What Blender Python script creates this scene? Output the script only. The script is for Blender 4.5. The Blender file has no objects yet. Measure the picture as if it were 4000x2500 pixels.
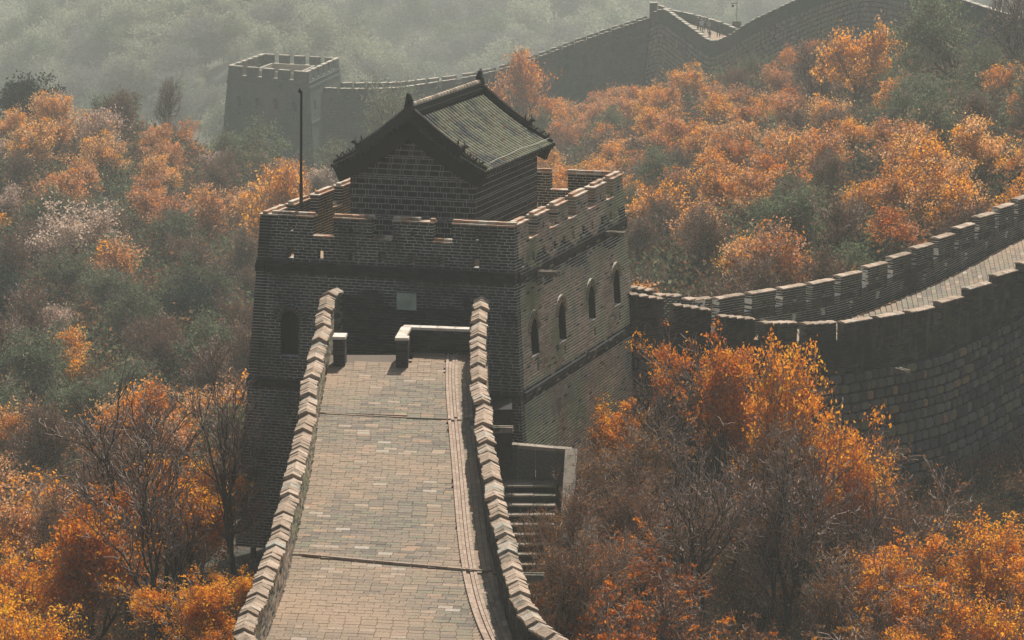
import bpy, math, random
import numpy as np
from mathutils import Matrix, Vector
R = math.radians
C = bpy.context.scene.collection
rnd = random.Random(7)

# ------------------------------------------------------------------ camera, sky, sun
CZ, PITCH, FPX = 25.5, R(10.44), 13500.0
SUN_AZ, SUN_EL = R(17), R(51)
sc = bpy.context.scene
cd = bpy.data.cameras.new('camera'); cam = bpy.data.objects.new('camera', cd); C.objects.link(cam)
cam.location = (0, 0, CZ); cam.rotation_euler = (R(90)-PITCH, 0, 0)
cd.sensor_width = 36; cd.lens = FPX/4000*36; cd.clip_start = 1; cd.clip_end = 6000
sc.camera = cam
w = bpy.data.worlds.new('World'); sc.world = w; w.use_nodes = True
nt = w.node_tree; bg = nt.nodes['Background']
sky = nt.nodes.new('ShaderNodeTexSky'); sky.sky_type = 'NISHITA'; sky.sun_disc = False
sky.sun_elevation = SUN_EL; sky.sun_rotation = SUN_AZ; sky.dust_density = 4.0; sky.air_density = 1.5
nt.links.new(sky.outputs[0], bg.inputs[0]); bg.inputs[1].default_value = 0.065
sl = bpy.data.lights.new('sun', 'SUN'); sl.energy = 4.9; sl.angle = R(0.6); sl.color = (1, .95, .88)
so = bpy.data.objects.new('sun', sl); C.objects.link(so)
so.rotation_euler = Vector((math.sin(SUN_AZ)*math.cos(SUN_EL), math.cos(SUN_AZ)*math.cos(SUN_EL), math.sin(SUN_EL))).to_track_quat('Z', 'Y').to_euler()
so.location = (0, 0, 200)
vs = sc.view_settings; vs.view_transform = 'Standard'; vs.look = 'None'; vs.gamma = 1; vs.exposure = 0.14
vs.use_curve_mapping = False
sc.cycles.use_denoising = True; sc.cycles.max_bounces = 5; sc.cycles.diffuse_bounces = 3; sc.cycles.volume_bounces = 1
sc.cycles.transmission_bounces = 3; sc.cycles.transparent_max_bounces = 4

# ------------------------------------------------------------------ helpers
ct, st = math.cos(PITCH), math.sin(PITCH)
def at(px, py, d):
    """the point at distance d (along +Y) seen at pixel px, py of the 4000 x 2500 photograph"""
    rx, ry, rz = px-2000, FPX*ct+(1250-py)*st, -FPX*st+(1250-py)*ct
    k = d/ry
    return Vector((rx*k, d, CZ+rz*k))
def proj(p):
    d = p[1]*ct-(p[2]-CZ)*st; u = p[1]*st+(p[2]-CZ)*ct
    return 2000+FPX*p[0]/max(d, 1), 1250-FPX*u/max(d, 1), d

def tag(o, label=None, cat=None, group=None, kind=None):
    if label: o['label'] = label
    if cat: o['category'] = cat
    if group: o['group'] = group
    if kind: o['kind'] = kind
    return o
PM = {}
def empty(name, loc, label=None, cat=None, group=None, rotz=0):
    o = bpy.data.objects.new(name, None); C.objects.link(o)
    o.location = loc; o.rotation_euler = (0, 0, rotz)
    PM[o.name] = (Matrix.Translation(loc) @ Matrix.Rotation(rotz, 4, 'Z')).inverted()
    o.empty_display_size = .5
    return tag(o, label, cat, group)
def link(me, name, parent=None, M=None):
    o = bpy.data.objects.new(name, me); C.objects.link(o)
    M = M or Matrix.Identity(4)
    if parent is not None:
        o.parent = parent; o.matrix_basis = PM[parent.name] @ M
    else: o.matrix_basis = M
    PM[o.name] = M.inverted()
    return o

class MB:
    """collects world-space geometry for one mesh"""
    def __init__(s): s.v = []; s.f = []; s.m = []
    def poly(s, pts, faces, m=0):
        n = len(s.v); s.v += [tuple(p) for p in pts]
        for f in faces: s.f.append([i+n for i in f]); s.m.append(m)
    def box(s, M, sx, sy, sz, m=0, taper=1):
        x, y, z = sx/2, sy/2, sz/2
        P = [(-x,-y,-z),(x,-y,-z),(x,y,-z),(-x,y,-z),(-x*taper,-y*taper,z),(x*taper,-y*taper,z),(x*taper,y*taper,z),(-x*taper,y*taper,z)]
        s.poly([M @ Vector(p) for p in P], [(0,3,2,1),(4,5,6,7),(0,1,5,4),(1,2,6,5),(2,3,7,6),(3,0,4,7)], m)
    def loft(s, rings, closed=True, caps=True, m=0):
        n = len(s.v); k = len(rings[0])
        for r in rings: s.v += [tuple(p) for p in r]
        for i in range(len(rings)-1):
            for j in range(k if closed else k-1):
                a = n+i*k+j; b = n+i*k+(j+1) % k
                s.f.append([a, b, b+k, a+k]); s.m.append(m)
        if caps and closed:
            s.f.append([n+j for j in range(k)][::-1]); s.m.append(m)
            s.f.append([n+(len(rings)-1)*k+j for j in range(k)]); s.m.append(m)
    def tube(s, pts, rad, k=8, m=0):
        rings = []
        pts = [Vector(p) for p in pts]
        for i, p in enumerate(pts):
            t = (pts[min(i+1, len(pts)-1)]-pts[max(i-1, 0)]).normalized()
            a = t.orthogonal().normalized() if i == 0 else (a-t*a.dot(t)).normalized()
            b = t.cross(a); r = rad[i] if isinstance(rad, (list, tuple)) else rad
            rings.append([p+(a*math.cos(2*math.pi*j/k)+b*math.sin(2*math.pi*j/k))*r for j in range(k)])
        s.loft(rings, m=m)
    def mesh(s, name, mats, smooth=False):
        me = bpy.data.meshes.new(name); me.from_pydata(s.v, [], s.f)
        for mt in (mats if isinstance(mats, (list, tuple)) else [mats]): me.materials.append(mt)
        if any(s.m): me.polygons.foreach_set('material_index', s.m)
        if smooth: me.polygons.foreach_set('use_smooth', [True]*len(me.polygons))
        me.update(); return me
    def build(s, name, mats, parent=None, smooth=False, kind=None, label=None):
        o = link(s.mesh(name, mats, smooth), name, parent)
        return tag(o, label, None, None, kind)

# ------------------------------------------------------------------ materials
def nodes(name):
    m = bpy.data.materials.new(name); m.use_nodes = True
    n = m.node_tree.nodes; return m, n, m.node_tree.links, n['Principled BSDF']
def rand_value(n, l):
    """one random number per loose piece and per object"""
    g = n.new('ShaderNodeNewGeometry'); oi = n.new('ShaderNodeObjectInfo')
    a = n.new('ShaderNodeMath'); a.operation = 'ADD'; l.new(g.outputs['Random Per Island'], a.inputs[0]); l.new(oi.outputs['Random'], a.inputs[1])
    f = n.new('ShaderNodeMath'); f.operation = 'FRACT'; l.new(a.outputs[0], f.inputs[0]); return f.outputs[0]
def ramp(n, l, fac, cols):
    r = n.new('ShaderNodeValToRGB'); e = r.color_ramp.elements
    while len(e) < len(cols): e.new(.5)
    for i, (p, c) in enumerate(cols): e[i].position = p; e[i].color = (*c, 1)
    l.new(fac, r.inputs[0]); return r.outputs[0]
def mix(n, l, a, b, fac, mode='MIX'):
    x = n.new('ShaderNodeMix'); x.data_type = 'RGBA'; x.blend_type = mode
    if isinstance(fac, float): x.inputs[0].default_value = fac
    else: l.new(fac, x.inputs[0])
    for i, c in ((6, a), (7, b)):
        if isinstance(c, tuple): x.inputs[i].default_value = (*c, 1)
        else: l.new(c, x.inputs[i])
    return x.outputs[2]
def noise(n, l, scale, detail=5, lo=.4, hi=.6, coord='world', rough=.6):
    t = n.new('ShaderNodeTexNoise'); t.inputs['Scale'].default_value = scale; t.inputs['Detail'].default_value = detail; t.inputs['Roughness'].default_value = rough
    g = n.new('ShaderNodeNewGeometry'); l.new(g.outputs['Position'], t.inputs['Vector'])
    m = n.new('ShaderNodeMapRange'); m.inputs[1].default_value = lo; m.inputs[2].default_value = hi
    l.new(t.outputs[0], m.inputs[0]); return m.outputs[0]
def masonry_mat(name, cols, stain=None, stain_scale=.35, stain_lo=.5, stain_hi=.62, grain=.35, rough=.9, moss=None, bump=.4, streak=0):
    m, n, l, b = nodes(name)
    c = ramp(n, l, rand_value(n, l), cols)
    if stain: c = mix(n, l, c, stain, noise(n, l, stain_scale, 6, stain_lo, stain_hi))
    if moss: c = mix(n, l, c, moss, noise(n, l, stain_scale*2.3+.13, 6, .56, .66))
    if streak:
        tn = n.new('ShaderNodeTexNoise'); tn.inputs['Scale'].default_value = 2.2; tn.inputs['Detail'].default_value = 5; mp_ = n.new('ShaderNodeMapping'); mp_.inputs['Scale'].default_value = (1,1,.16); gp_ = n.new('ShaderNodeNewGeometry'); l.new(gp_.outputs['Position'], mp_.inputs[0]); l.new(mp_.outputs[0], tn.inputs['Vector'])
        ms_ = n.new('ShaderNodeMapRange'); ms_.inputs[1].default_value = .56; ms_.inputs[2].default_value = .72; ms_.inputs[4].default_value = streak; l.new(tn.outputs[0], ms_.inputs[0]); c = mix(n, l, c, (.26,.25,.22), ms_.outputs[0])
    g = noise(n, l, 14, 6, .25, .75, rough=.7)
    gr = n.new('ShaderNodeMapRange'); gr.inputs[3].default_value = 1-grain; gr.inputs[4].default_value = 1+grain; l.new(g, gr.inputs[0])
    v = n.new('ShaderNodeVectorMath'); v.operation = 'SCALE'; l.new(c, v.inputs[0]); l.new(gr.outputs[0], v.inputs['Scale'])
    l.new(v.outputs[0], b.inputs['Base Color']); b.inputs['Roughness'].default_value = rough; b.inputs['Specular IOR Level'].default_value = .25
    bp = n.new('ShaderNodeBump'); bp.inputs['Strength'].default_value = bump; bp.inputs['Distance'].default_value = .03; l.new(g, bp.inputs['Height']); l.new(bp.outputs[0], b.inputs['Normal'])
    return m
def leaf_mat(name, cols, trans=.45, patch=None):
    m, n, l, b = nodes(name)
    n.remove(b)
    c = ramp(n, l, rand_value(n, l), cols)
    oi = n.new('ShaderNodeObjectInfo')
    hs = n.new('ShaderNodeHueSaturation'); l.new(c, hs.inputs['Color'])
    mr = n.new('ShaderNodeMapRange'); mr.inputs[3].default_value = .488; mr.inputs[4].default_value = .512; l.new(oi.outputs['Random'], mr.inputs[0]); l.new(mr.outputs[0], hs.inputs['Hue'])
    mv = n.new('ShaderNodeMapRange'); mv.inputs[3].default_value = .8; mv.inputs[4].default_value = 1.15; l.new(oi.outputs['Random'], mv.inputs[0]); l.new(mv.outputs[0], hs.inputs['Value'])
    d = n.new('ShaderNodeBsdfDiffuse'); t = n.new('ShaderNodeBsdfTranslucent'); x = n.new('ShaderNodeMixShader'); x.inputs[0].default_value = trans
    l.new(hs.outputs[0], d.inputs[0]); l.new(hs.outputs[0], t.inputs[0]); l.new(d.outputs[0], x.inputs[1]); l.new(t.outputs[0], x.inputs[2])
    l.new(x.outputs[0], n['Material Output'].inputs[0]); return m

M = {}
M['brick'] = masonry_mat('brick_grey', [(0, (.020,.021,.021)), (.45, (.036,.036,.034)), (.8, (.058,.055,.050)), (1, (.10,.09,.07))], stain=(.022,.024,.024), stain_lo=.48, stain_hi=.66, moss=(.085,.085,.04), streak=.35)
M['brick_lit'] = masonry_mat('brick_weathered_lit', [(0, (.22,.16,.11)), (.4, (.36,.26,.18)), (.75, (.42,.31,.22)), (1, (.45,.35,.26))], stain=(.23,.25,.13), stain_scale=.3, stain_lo=.46, stain_hi=.6, moss=(.14,.15,.12), streak=.3)  # right face's stronger light put into the base colour; stain and moss are weathering
M['brick_soot'] = masonry_mat('brick_charcoal_grey', [(0, (.025,.026,.027)), (.6, (.045,.045,.046)), (1, (.08,.078,.07))])  # plain dark grey brick, no stain
M['mortar'] = masonry_mat('lime_mortar', [(0, (.74,.71,.63)), (1, (.74,.71,.63))], stain=(.14,.14,.13), stain_scale=.28, stain_lo=.5, stain_hi=.66, grain=.3)
M['mortar_dark'] = masonry_mat('old_mortar', [(0, (.16,.15,.135)), (1, (.16,.15,.135))], stain=(.05,.05,.05), stain_lo=.4, stain_hi=.6)
M['joint_dark'] = masonry_mat('dry_joint', [(0, (.035,.033,.03)), (1, (.035,.033,.03))])  # dark bed showing in the open joints of the granite blocks
M['infill'] = masonry_mat('infill_brick', [(0, (.010,.010,.010)), (1, (.022,.022,.022))])  # near black: shade inside the window openings put into the colour
M['house_brick'] = masonry_mat('house_brick', [(0, (.030,.030,.031)), (.6, (.046,.045,.045)), (1, (.068,.066,.062))], grain=.3)
M['house_mortar'] = masonry_mat('house_mortar', [(0, (.68,.66,.60)), (1, (.68,.66,.60))], grain=.15)
M['cap'] = masonry_mat('coping_brick', [(0, (.33,.24,.165)), (.5, (.47,.345,.245)), (.9, (.57,.44,.33)), (1, (.42,.40,.33))], stain=(.20,.17,.12), stain_scale=1.6, stain_lo=.5, stain_hi=.68, grain=.4, bump=.8)
M['cap_old'] = masonry_mat('old_coping_brick', [(0, (.44,.24,.14)), (.5, (.55,.38,.27)), (1, (.62,.56,.45))], stain=(.15,.12,.09), stain_scale=.9, stain_lo=.56, stain_hi=.66)
M['paving'] = masonry_mat('paving_brick', [(0, (.165,.142,.112)), (.3, (.235,.19,.142)), (.5, (.285,.217,.15)), (.65, (.22,.205,.14)), (.85, (.25,.20,.155)), (.94, (.37,.25,.16)), (1, (.43,.375,.30))], stain=(.37,.262,.175), stain_scale=.16, stain_lo=.45, stain_hi=.66, grain=.32)
M['gutter'] = masonry_mat('gutter_brick', [(0, (.36,.26,.19)), (1, (.48,.36,.27))], grain=.25)
M['joint'] = masonry_mat('paving_joint', [(0, (.16,.125,.095)), (1, (.16,.125,.095))])
M['stone'] = masonry_mat('granite_block', [(0, (.065,.068,.07)), (.5, (.125,.125,.12)), (.86, (.18,.17,.155)), (.93, (.19,.19,.11)), (1, (.32,.20,.12))], grain=.4, bump=.8)
M['stone_far'] = masonry_mat('granite_block_pale', [(0, (.15,.155,.15)), (.5, (.23,.23,.205)), (1, (.33,.32,.26))], stain=(.25,.27,.17), stain_scale=.1, grain=.4)  # paler than the near granite: distance haze put into the colour
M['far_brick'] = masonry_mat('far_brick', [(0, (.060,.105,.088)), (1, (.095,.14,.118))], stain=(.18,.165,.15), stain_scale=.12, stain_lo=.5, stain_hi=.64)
M['pale'] = masonry_mat('pale_coping', [(0, (.38,.36,.29)), (1, (.55,.48,.38))])
M['tile'] = masonry_mat('roof_tile', [(0, (.34,.335,.22)), (1, (.42,.40,.27))], moss=(.30,.20,.14), stain=(.17,.175,.16), stain_scale=.7, stain_lo=.5, stain_hi=.6)
M['pan'] = masonry_mat('pan_tile', [(0, (.022,.023,.02)), (1, (.04,.04,.032))])  # troughs near black: shade between the tile ribs put into the colour
M['tile_dark'] = masonry_mat('eave_tile', [(0, (.035,.035,.034)), (1, (.075,.075,.068))])
M['board'] = masonry_mat('gable_board', [(0, (.030,.030,.031)), (1, (.036,.036,.036))], grain=.15, bump=.1)
M['slab'] = masonry_mat('stone_slab', [(0, (.24,.20,.155)), (1, (.36,.30,.24))], stain=(.13,.13,.09), stain_scale=1.3, grain=.45)
M['white_cap'] = masonry_mat('pale_cap', [(0, (.62,.56,.47)), (1, (.70,.64,.55))], stain=(.5,.40,.3), stain_scale=1.5, grain=.15)
M['rock'] = masonry_mat('rock', [(0, (.20,.165,.13)), (1, (.30,.25,.2))], stain=(.10,.09,.07), stain_scale=1.2, grain=.5, bump=1)
def plain(name, col, rough=.7, metal=0, grain=.0):
    m, n, l, b = nodes(name); b.inputs['Base Color'].default_value = (*col, 1); b.inputs['Roughness'].default_value = rough; b.inputs['Metallic'].default_value = metal
    c = mix(n, l, col, tuple(x*.6 for x in col), noise(n, l, 3, 5, .35, .75)); l.new(c, b.inputs['Base Color']); return m
M['plaque'] = plain('stone_plaque', (.62,.66,.50), .6)
M['pole'] = plain('dark_pole', (.025,.022,.02), .5)
M['wire'] = plain('pale_cable', (.45,.42,.33), .6)
def bark(name, a, b_):
    m, n, l, b = nodes(name); c = mix(n, l, a, b_, noise(n, l, 6, 4, .35, .65)); l.new(c, b.inputs['Base Color']); b.inputs['Roughness'].default_value = .95; return m
M['bark'] = bark('dark_bark', (.022,.018,.016), (.055,.045,.038))
M['twig'] = bark('grey_twig', (.30,.22,.17), (.42,.32,.25))
M['twig_pale'] = bark('pale_twig', (.28,.24,.20), (.36,.31,.26))
M['l_orange'] = leaf_mat('orange_leaves', [(0, (.62,.19,.015)), (.35, (.88,.34,.025)), (.8, (.98,.44,.035)), (1, (.80,.24,.09))], trans=.6)
M['l_gold'] = leaf_mat('golden_orange_leaves', [(0, (.75,.30,.03)), (.4, (.95,.46,.03)), (1, (1,.56,.06))], trans=.6)
M['l_rust'] = leaf_mat('rust_leaves', [(0, (.20,.06,.02)), (.45, (.50,.17,.025)), (.85, (.80,.32,.03)), (1, (.38,.10,.05))], trans=.5)
M['l_tuft'] = leaf_mat('tuft_leaves', [(0, (.55,.17,.02)), (.5, (.85,.30,.025)), (1, (.9,.38,.05))], trans=.55)
M['l_brown'] = leaf_mat('brown_leaves', [(0, (.11,.058,.036)), (.5, (.22,.115,.065)), (.85, (.32,.16,.08)), (1, (.42,.14,.05))])
M['l_peach'] = leaf_mat('pale_orange_leaves', [(0, (.60,.29,.12)), (.5, (.84,.44,.19)), (1, (.88,.52,.28))], trans=.55)
M['l_green'] = leaf_mat('olive_leaves', [(0, (.075,.11,.06)), (.5, (.135,.185,.10)), (.85, (.22,.25,.14)), (1, (.30,.27,.16))])
M['l_dark'] = leaf_mat('dark_green_leaves', [(0, (.02,.04,.032)), (.5, (.035,.058,.045)), (1, (.06,.085,.055))], trans=.2)
M['l_pink'] = leaf_mat('pale_blossom', [(0, (.55,.36,.26)), (.5, (.72,.52,.40)), (1, (.80,.66,.56))])
M['l_pale'] = leaf_mat('haze_pale_leaves', [(0, (.30,.31,.20)), (1, (.40,.40,.27))], trans=.5)  # pale for distance: haze put into the leaf colour
M['l_dusk'] = leaf_mat('dusky_leaves', [(0, (.17,.17,.16)), (1, (.24,.23,.20))], trans=.4)  # lightened grey, likewise standing in for far haze
M['l_scrub'] = leaf_mat('scrub_leaves', [(0, (.075,.06,.045)), (.45, (.13,.10,.07)), (.75, (.11,.12,.06)), (1, (.24,.12,.06))])

# ------------------------------------------------------------------ the ground
CP = [ # pixel column, ground height, distance
 (-300,-15,95),(600,-13,95),(1000,-12,95),(1500,-13,95),(2200,-12,95),(3000,-16,95),(4300,-19,95),
 (0,-14,115),(500,-12,115),(850,-9.5,115),(1400,-12,118),(2100,-10,118),(2500,-11,118),(3300,-14,118),(4200,-17,118),
 (0,-14,135),(500,-12,135),(850,-9.2,135),(1400,-10,135),(2050,-7.2,135),(2400,-8.5,132),(3000,-11.8,136),(3600,-14.3,140),(4300,-16.3,140),
 (2700,-11.2,150),(3000,-11.8,151),(3400,-12.8,152),(3700,-14,155),(4200,-14.5,160),(0,-18,165),(600,-16,165),(1100,-13,165),(1800,-12,165),(2500,-11,162),(3100,-11.5,165),(3700,-9,175),(4300,-8,185),
 (0,-23,215),(500,-22,215),(1000,-21,215),(1800,-18,215),(2500,-13.5,205),(3000,-11.5,215),(3500,-10,215),(4200,-8,225),
 (0,-25,310),(500,-25.5,310),(1000,-27,310),(1800,-27,300),(2400,-20,270),(3000,-15.5,270),(3500,-13.5,280),(4200,-11,290),
 (0,-23.5,380),(500,-23.5,380),(1000,-31,385),(1700,-36,380),(0,-38,415),(500,-38,415),(2200,-30,370),(2700,-22.5,370),(3200,-18,340),(4200,-12,330),
 (0,-52,450),(500,-50,450),(900,-41,452),(1200,-41,450),(1700,-40,450),(2100,-34.5,462),(2700,-26,432),(3200,-19,400),(3800,-14,350),(4200,-12,340),
 (0,-62,520),(800,-60,530),(1500,-58,540),(2300,-45,520),(3000,-32,500),(3800,-20,440),
 (0,-92,680),(1300,-92,700),(2600,-80,680),(4000,-60,650),
 (0,-90,900),(1300,-95,900),(2600,-90,900),(4000,-80,900),
 (0,-95,1300),(1300,-100,1300),(2600,-100,1300),(4000,-95,1300),
 (0,-70,1800),(2000,-80,1800),(4000,-70,1800),(0,-20,2500),(2000,-20,2500),(4000,-20,2500)]
def _uv(x, y): return np.stack([np.clip(x/y*13.5, -4, 4)*1.4, np.log(y)*4], -1)
_cp = np.array([((p-2000)/FPX*d, d, z) for p, z, d in CP]); _P = _uv(_cp[:,0], _cp[:,1])
_K = np.linalg.norm(_P[:,None]-_P[None], axis=2)
_A = np.block([[_K+np.eye(len(_P))*-.02, np.ones((len(_P),1))],[np.ones((1,len(_P))), np.zeros((1,1))]])
_W = np.linalg.solve(_A, np.append(_cp[:,2], 0))
def ground_z(x, y):
    x = np.asarray(x, float); y = np.asarray(y, float); sh = x.shape; x = x.ravel(); y = np.clip(y.ravel(), 60, 3000)
    out = np.zeros(len(x)); q = _uv(x, y)
    for i in range(0, len(x), 20000):
        k = np.linalg.norm(q[i:i+20000,None]-_P[None], axis=2); out[i:i+20000] = k@_W[:-1]+_W[-1]
    amp = np.clip((y-100)/60, .15, 1)*np.clip(y/300, .3, 12)
    n = np.sin(x*.11+np.sin(y*.07)*2)*np.cos(y*.09+np.sin(x*.05))*.5 + np.sin(x*.031+2)*np.cos(y*.023+x*.017)*1.1
    far = np.clip((y-520)/400, 0, 1)
    n2 = far*(22*np.sin(x*.021+1.3*np.sin(y*.006)+.6)*np.sin(y*.011+.8)+10*np.sin(x*.05+y*.013))
    return (out+n*amp*.45*np.where(y<160,.35,1)+n2).reshape(sh)
def grid_ground():
    ys = np.concatenate([np.arange(20, 170, 1.6), np.geomspace(170, 2600, 150)])
    xs = np.concatenate([-np.geomspace(700, 60, 26), np.arange(-58, 59, 1.5), np.geomspace(60, 700, 26)])
    X, Y = np.meshgrid(xs, ys); Z = ground_z(X, Y)
    v = np.stack([X, Y, Z], -1).reshape(-1, 3); nx = len(xs); f = []
    i, j = np.meshgrid(np.arange(len(ys)-1), np.arange(nx-1), indexing='ij'); a = (i*nx+j).ravel()
    f = np.stack([a, a+1, a+1+nx, a+nx], 1)
    me = bpy.data.meshes.new('ground'); me.from_pydata(v.tolist(), [], f.tolist())
    me.polygons.foreach_set('use_smooth', [True]*len(me.polygons))
    m, n, l, b = nodes('leaf_litter')
    c = mix(n, l, (.095,.072,.052), (.17,.125,.088), noise(n, l, .5, 8, .35, .65))
    c = mix(n, l, c, (.062,.072,.045), noise(n, l, .12, 6, .5, .62))
    c = mix(n, l, c, (.26,.12,.05), noise(n, l, 1.7, 6, .6, .7))
    c = mix(n, l, c, (.05,.045,.036), noise(n, l, 4, 5, .5, .62))
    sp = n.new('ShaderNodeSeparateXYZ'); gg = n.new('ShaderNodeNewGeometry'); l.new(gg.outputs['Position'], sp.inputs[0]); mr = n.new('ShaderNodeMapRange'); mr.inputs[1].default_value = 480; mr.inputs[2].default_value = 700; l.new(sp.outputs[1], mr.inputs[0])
    c = mix(n, l, c, mix(n, l, (.17,.18,.115), (.12,.12,.105), noise(n, l, .02, 5, .42, .58)), mr.outputs[0])  # far ground pales with distance: haze put into its colour
    l.new(c, b.inputs['Base Color']); b.inputs['Roughness'].default_value = 1
    bp = n.new('ShaderNodeBump'); bp.inputs['Distance'].default_value = .3; l.new(noise(n, l, 3, 6, .2, .8), bp.inputs['Height']); l.new(bp.outputs[0], b.inputs['Normal'])
    me.materials.append(m); return tag(link(me, 'ground'), 'brown wooded hillside ground under the trees', None, None, 'structure')
grid_ground()

# ------------------------------------------------------------------ masonry
def _unit(seed, j=.035):
    r = random.Random(seed)
    mb = MB(); P = []
    for z in (-.5, .5):
        for x, y in ((-.5,-.5),(.5,-.5),(.5,.5),(-.5,.5)): P.append((x+r.uniform(-j,j)*.5, y, z+r.uniform(-j,j)))
    mb.poly(P, [(0,3,2,1),(4,5,6,7),(0,1,5,4),(1,2,6,5),(2,3,7,6),(3,0,4,7)])
    return mb
class Pieces:
    """many alike boxes: the ones that show largest become parts, the rest one joined part"""
    def __init__(s, name, mat, jit=.035, worn=False):
        s.name, s.mat, s.L, s.jit, s.worn = name, mat, [], jit, worn
    def add(s, c, u, n, v, L, T, H):
        s.L.append((Vector(c), Vector(u), Vector(n), Vector(v), L, T, H))
    def score(s, p):
        c, u, n, v, L, T, H = p
        x, y, d = proj(c-n*(T/2))
        if not (-40 < x < 4040 and -40 < y < 2540): return 0
        view = (Vector((0,0,CZ))-c).normalized()
        fac = max(-view.dot(n), 0)+.35*max(view.dot(v), 0)+.3*abs(view.dot(u))
        if -view.dot(n) < 0 and not s.top: return .01*L*H*(FPX/d)**2
        return L*H*(FPX/d)**2*fac
    def finish(s, parent, limit=300, top=False):
        s.top = top
        L = sorted(s.L, key=s.score, reverse=True) if len(s.L) > limit else s.L
        units = []
        for k in range(4):
            u = _unit(k+3, s.jit)
            if s.worn:
                u = MB(); r = random.Random(k+5)
                def ring(y, e):
                    out = []
                    for x, z in ((-.5,-.3),(-.36,-.5),(.36,-.5),(.5,-.3),(.5,.3),(.36,.5),(-.36,.5),(-.5,.3)):
                        out.append((x*e*(1+r.uniform(-.14,.04)), y, z*e*(1+r.uniform(-.18,.04))))
                    return out
                u.loft([ring(.5,1), ring(-.32,1), ring(-.5,.86)])
            units.append(u.mesh(s.name, s.mat))
        for i, (c, u, n, v, a, b_, h) in enumerate(L[:limit]):
            Mx = Matrix((( u.x*a, n.x*b_, v.x*h, c.x),(u.y*a, n.y*b_, v.y*h, c.y),(u.z*a, n.z*b_, v.z*h, c.z),(0,0,0,1)))
            link(units[i % 4], s.name, parent, Mx)
        rest = L[limit:]
        if rest:
            base = [np.array([tuple(q.co) for q in un.vertices]) for un in units]
            fs = [[list(p.vertices) for p in un.polygons] for un in units]
            V = []; F = []; o = 0
            for i, (c, u, n, v, a, b_, h) in enumerate(rest):
                bs = base[i % 4]
                V.append(bs[:,0:1]*np.array(u)*a+bs[:,1:2]*np.array(n)*b_+bs[:,2:3]*np.array(v)*h+np.array(c))
                F += [[k+o for k in f] for f in fs[i % 4]]; o += len(bs)
            me = bpy.data.meshes.new(s.name); me.from_pydata(np.concatenate(V).tolist(), [], F); me.materials.append(s.mat)
            tag(link(me, s.name+'_masonry', parent), kind='stuff')
def cut(spans, holes):
    for h0, h1 in holes:
        out = []
        for a, b in spans:
            if h1 <= a or h0 >= b: out.append((a, b)); continue
            if h0 > a: out.append((a, h0))
            if h1 < b: out.append((h1, b))
        spans = out
    return [s for s in spans if s[1]-s[0] > .05]
def fill(a, b, bl, r, phase, gap=.016, var=.0, pat=None):
    out = []; x = a-(phase % bl); k = 0
    if pat: x = a-(phase % sum(pat))
    while x < b:
        L = (pat[k % len(pat)] if pat else bl)*(1+r.uniform(-var, var)); k += 1
        x0, x1 = max(x, a), min(x+L, b)
        if x1-x0 > .05: out.append((x0+gap/2, x1-gap/2))
        elif out and x1-x0 > 0 and x1 >= b: out[-1] = (out[-1][0], x1-gap/2)
        x += L
    return out
def lay(fr, rows, T, plane, pieces, core, gap=.018, inset=.009, bl=.4, var=.1, seed=1, choose=None, jn=.006, pat=None):
    """fr: (origin, u, n inward, z offset); rows: [(z0, z1, spans)]; plane(z): outward offset"""
    O, U, N = fr; r = random.Random(seed); Z = Vector((0,0,1))
    for k, (z0, z1, sp) in enumerate(rows):
        z = (z0+z1)/2; off = plane(z)
        for a, b in sp:
            c = O+U*((a+b)/2)+N*(T/2-off); c.z = z
            Mx = Matrix(((U.x,N.x,0,c.x),(U.y,N.y,0,c.y),(U.z,N.z,1,c.z),(0,0,0,1)))
            (core(z) if callable(core) else core).box(Mx, b-a-gap-.022, T-2*inset, z1-z0)
            for x0, x1 in fill(a, b, bl, r, (k % 2)*bl/2+r.uniform(0, .05), gap, var, pat):
                jit = r.uniform(0, jn)
                p = O+U*((x0+x1)/2)+N*(T/2-off-jit); p.z = z
                (choose(x0, z, r) if choose else pieces).add(p, U, N, Z, x1-x0, T, z1-z0-gap)
def rows_of(z0, z1, ch, spans): 
    n = max(1, round((z1-z0)/ch)); h = (z1-z0)/n
    return [(z0+i*h, z0+(i+1)*h, spans(z0+(i+.5)*h)) for i in range(n)]

# ------------------------------------------------------------------ the watchtower
PSI = R(17.8); UX = Vector((math.cos(PSI), -math.sin(PSI), 0)); UY = Vector((math.sin(PSI), math.cos(PSI), 0))
B0 = Vector((.07, 135.4, 0)); TW, TD = 10.8, 15.6; ZP = 4.28
def T_(X, Y, z=0): p = B0+UX*X+UY*Y; p.z = z; return p
def hit(px, py, O, N):
    o = Vector((0,0,CZ)); dr = (at(px, py, 100)-o); t = (O-o).dot(N)/dr.dot(N); return o+dr*t
frames = {'front': (T_(-TW,0), UX, UY, TW), 'right': (T_(0,0), UY, -UX, TD), 'back': (T_(0,TD), -UX, -UY, TW), 'left': (T_(-TW,TD), -UY, UX, TD)}
tower = empty('watchtower', T_(-TW/2, TD/2, -9), 'large dark brick watchtower with arched windows at the end of the walkway', 'watchtower', rotz=-PSI)
TT = .40
def batter(z): return .068*(ZP-z)
merl = {'front': [(0,2.29),(3.17,4.82),(5.71,7.42),(8.22,10.8)], 'right': [(0,1.88),(3.0,4.68),(5.78,7.3),(8.44,10.24),(11.2,12.98),(14.0,15.6)],
        'back': [(0,2.4),(3.2,5.0),(5.8,7.5),(8.4,10.8)], 'left': [(0,1.6),(2.6,4.4),(5.4,7.2),(8.2,10.0),(11.0,12.8),(13.7,15.6)]}
SILL = ZP-.78
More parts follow.
